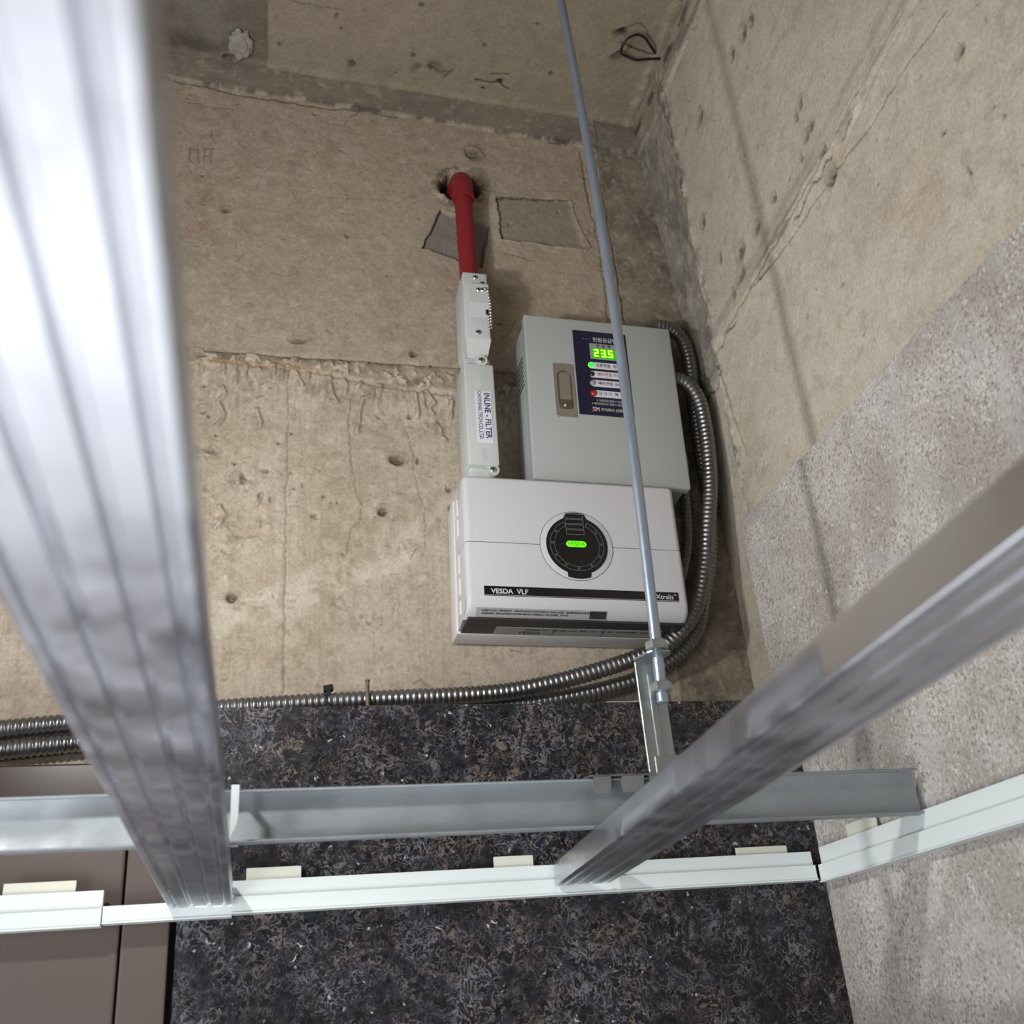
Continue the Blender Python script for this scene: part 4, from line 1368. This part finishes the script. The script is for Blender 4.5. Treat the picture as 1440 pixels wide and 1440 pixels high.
lw = MB().rbox(-vw, vw, 0.0, 0.062, -vh + 0.002, SZ - 0.0005, which=[(lambda e: all(v.co.z < -vh + 0.003 for v in e.verts) and all(v.co.y < 0.001 for v in e.verts), 0.021, 24),
                                                                 (lambda e: (abs(e.verts[0].co.x) > vw - 1e-4 and abs(e.verts[1].co.x) > vw - 1e-4) and all(v.co.y < 0.0215 for v in e.verts) and not all(v.co.z > SZ - 0.001 for v in e.verts) and sum((v.co.z < -vh + 0.0025 and v.co.y > 0.03) for v in e.verts) == 0, 0.0065, 4)])
lw.build('lower_cover', M['vesda'], vd, autos=math.radians(35))
MB().box(-vw + 0.002, vw - 0.002, 0.003, 0.060, SZ - 0.0008, SZ + 0.0008).build('cover_seam', M['seam'], vd)
MB().rbox(-vw - 0.0020, vw + 0.0010, 0.058, 0.094, -vh - 0.0010, vh - 0.004, 0.003, 2).build('back_housing', M['vesda_side'], vd, autos=math.radians(35))
MB().box(-vw + 0.003, vw - 0.003, 0.012, 0.0605, -vh + 0.0005, -vh + 0.003).build('underside_plate', M['darkgrey'], vd)
for i, (z, h) in enumerate([(0.062, 0.011), (0.036, 0.011), (-0.012, 0.012), (-0.040, 0.011), (-0.066, 0.009)]):
    MB().rbox(-vw - 0.0016, -vw + 0.001, 0.034, 0.050, z - h, z + h, 0.0012, 2).build('side_rib', M['vesda_side'], vd)
# round display
DC = (0.0010, 0.0022)
ring = []
mb = MB()
N = 64
R1, R2 = 0.0440, 0.0434
for (ra, rb, y0, y1, mat, nm) in [(0.0446, 0.0440, -0.0003, 0.0006, 'seam', 'bezel_groove')]:
    vs = []
    for i in range(N):
        a = 2 * math.pi * i / N
        for (r, yy) in ((ra, y1), (ra, y0), (rb, y0), (rb, y1)):
            vs.append((DC[0] + r * math.cos(a), yy, DC[1] + r * math.sin(a)))
    fs = [(i * 4 + k, i * 4 + (k + 1) % 4, ((i + 1) % N) * 4 + (k + 1) % 4, ((i + 1) % N) * 4 + k) for i in range(N) for k in range(4)]
    MB().add(vs, fs).build(nm, M[mat], vd)
MB().tube([(DC[0], 0.004, DC[1]), (DC[0], -0.0006, DC[1]), (DC[0], -0.0012, DC[1])], [0.0440, 0.0440, 0.0428], 64).build('display_bezel', M['vesda'], vd, autos=math.radians(30))
RD = 0.0372
pts = []
for i in range(96):
    a = 360 * i / 96
    r = RD
    if abs(a - 90) < 19:
        r = 0.0425 if abs(a - 90) < 16.5 else 0.040
    if abs(a - 270) < 21:
        r = 0.0425 if abs(a - 270) < 19 else 0.040
    pts.append((DC[0] + r * math.cos(math.radians(a)), DC[1] + r * math.sin(math.radians(a))))
dp = MB().prism(pts, -0.0020, 0.0).build('display_panel', M['black'], vd)
yb = -0.0023


def outline(name, pts, w=0.0005):
    mb = MB()
    n = len(pts)
    for i in range(n):
        a = Vector(pts[i])
        b2 = Vector(pts[(i + 1) % n])
        d = (b2 - a)
        if d.length < 1e-7:
            continue
        d.normalize()
        nn = Vector((-d.y, d.x)) * w / 2
        q = [a - d * w / 2 + nn, b2 + d * w / 2 + nn, b2 + d * w / 2 - nn, a - d * w / 2 - nn]
        mb.add([(p.x, yb, p.y) for p in q] + [(p.x, yb + 0.0002, p.y) for p in q], [(0, 1, 2, 3), (7, 6, 5, 4), (0, 4, 5, 1), (1, 5, 6, 2), (2, 6, 7, 3), (3, 7, 4, 0)])
    return mb.build(name, M['outline'], dp)


angs = np.linspace(90 + 24, 90 + 360 - 24, 11)
for a0, a1 in zip(angs[:-1], angs[1:]):
    o_ = [(DC[0] + 0.0325 * math.cos(math.radians(a)), DC[1] + 0.0325 * math.sin(math.radians(a))) for a in np.linspace(a0 + 1.6, a1 - 1.6, 8)]
    i_ = [(DC[0] + 0.0272 * math.cos(math.radians(a)), DC[1] + 0.0272 * math.sin(math.radians(a))) for a in np.linspace(a1 - 1.8, a0 + 1.8, 8)]
    outline('smoke_level_segment', o_ + i_)
for k in range(4):
    z = DC[1] + 0.0138 + k * 0.0070
    outline('level_box', [(-0.0108, z), (0.0108, z), (0.0108, z + 0.0056), (-0.0108, z + 0.0056)])
bd = pill(0.0, DC[1] + 0.0012, 0.0246, 0.0074, yb - 0.0004, yb + 0.0002).build('lit_badge', M['lime'], dp)
text('lettering', 'VESDA', 0.0066, M['navy_ink'] if False else M['green_bg'], dp, (0, yb - 0.0006, DC[1] + 0.0012), stretch=1.1, bold=0.0001)
# name strip
ns = MB().rbox(-0.1120, 0.1200, -0.0006, 0.0004, -0.0655, -0.0525, 0.0002, 1).build('name_strip', M['black'], vd)
text('lettering', 'VESDA  VLF', 0.0082, M['white_ink'], ns, (-0.1040, -0.0009, -0.0590), align='LEFT', stretch=1.02, bold=0.00015)
text('lettering', '®', 0.0036, M['white_ink'], ns, (-0.0715, -0.0009, -0.0565), align='LEFT')
text('lettering', '™', 0.0042, M['white_ink'], ns, (0.1172, -0.0009, -0.0568), align='RIGHT')
text('lettering', 'Xtralis', 0.0082, M['white_ink'], ns, (0.1135, -0.0009, -0.0590), align='RIGHT', bold=0.00005)
# rating labels: one on the rounded lower edge, one on the underside
a0 = math.radians(40)
rl = thing_label = MB().box(-0.0760, 0.0760, -0.0002, 0.0002, -0.0052, 0.0052).build('rating_label', M['silver'], vd, (-0.0450, 0.0058, -vh + 0.0068), (math.radians(47), 0, 0))
for s, zz in (('LASER CLASS 1 PRODUCT   THIS PRODUCT CONTAINS A CLASS LASER   SEE MANUAL FOR SERVICE', 0.0022), ('WARNING  DISCONNECT POWER BEFORE OPENING THE COVER   24 VDC', -0.0014)):
    text('lettering', s, 0.0030, M['black_ink'], rl, (-0.0700, -0.0004, zz), align='LEFT', bold=0.00006)
MB().box(0.0560, 0.0755, -0.0004, -0.0001, -0.0048, 0.0048).build('label_block', M['darkgrey'], rl)
ul = MB().box(-0.1000, 0.1000, -0.0110, 0.0110, -0.0002, 0.0002).build('rating_label', M['silver'], vd, (0.0080, 0.0450, -vh + 0.0002))
text('lettering', 'VESDA', 0.0090, M['black_ink'], ul, (-0.058, 0.0050, -0.0004), (math.pi, 0, 0), bold=0.0001)
text('lettering', 'MODEL VLF   24V DC  0.5A  IP30   CE   UL   FM   ACTIVFIRE   VDS', 0.0052, M['black_ink'], ul, (0.010, -0.0042, -0.0004), (math.pi, 0, 0), bold=0.00008)
for x in (-0.030, 0.030):
    MB().box(x - 0.0004, x + 0.0004, -0.0105, 0.0105, -0.0004, -0.0001).build('label_rule', M['black_ink'], ul)

# ------------------------------------------------------------------ ceiling odds and ends
lump = thing('plaster_lump', 'small white plaster lump beside a hole in the ceiling', 'plaster', (-0.051, 1.118, CEIL(-0.051)))
bm = bmesh.new()
bmesh.ops.create_icosphere(bm, subdivisions=4, radius=1)
rr = random.Random(4)
import mathutils.noise as mn
for v in bm.verts:
    n_ = mn.noise(v.co * 2.2) * 0.35 + mn.noise(v.co * 6) * 0.15
    v.co = Vector((v.co.x * 0.016, v.co.y * 0.024, v.co.z * 0.006)) * (1 + n_)
me = bpy.data.meshes.new('lump_mass')
bm.to_mesh(me)
bm.free()
link_mesh('lump_mass', me, M['plaster'], lump, smooth=True)
wp = [(0.566, 1.018), (0.545, 1.019), (0.524, 1.020), (0.506, 1.018), (0.497, 1.008), (0.493, 0.994), (0.498, 0.982), (0.510, 0.976), (0.524, 0.980), (0.536, 0.990), (0.545, 1.000), (0.552, 1.010)]
wr = thing('tie_wire', 'black wire loop stuck to the ceiling near the corner', 'wire', (0.566, 1.018, CEIL(0.566)))
zz = [0.0, -0.004, -0.008, -0.004, -0.012, -0.018, -0.014, -0.010, -0.008, -0.010, -0.006, -0.001]
MB().tube(catmull([(p[0] - 0.566, p[1] - 1.018, z - 0.002) for p, z in zip(wp, zz)], 0.002), 0.0019, 8).build('wire_loop', M['rubber'], wr, smooth=True)
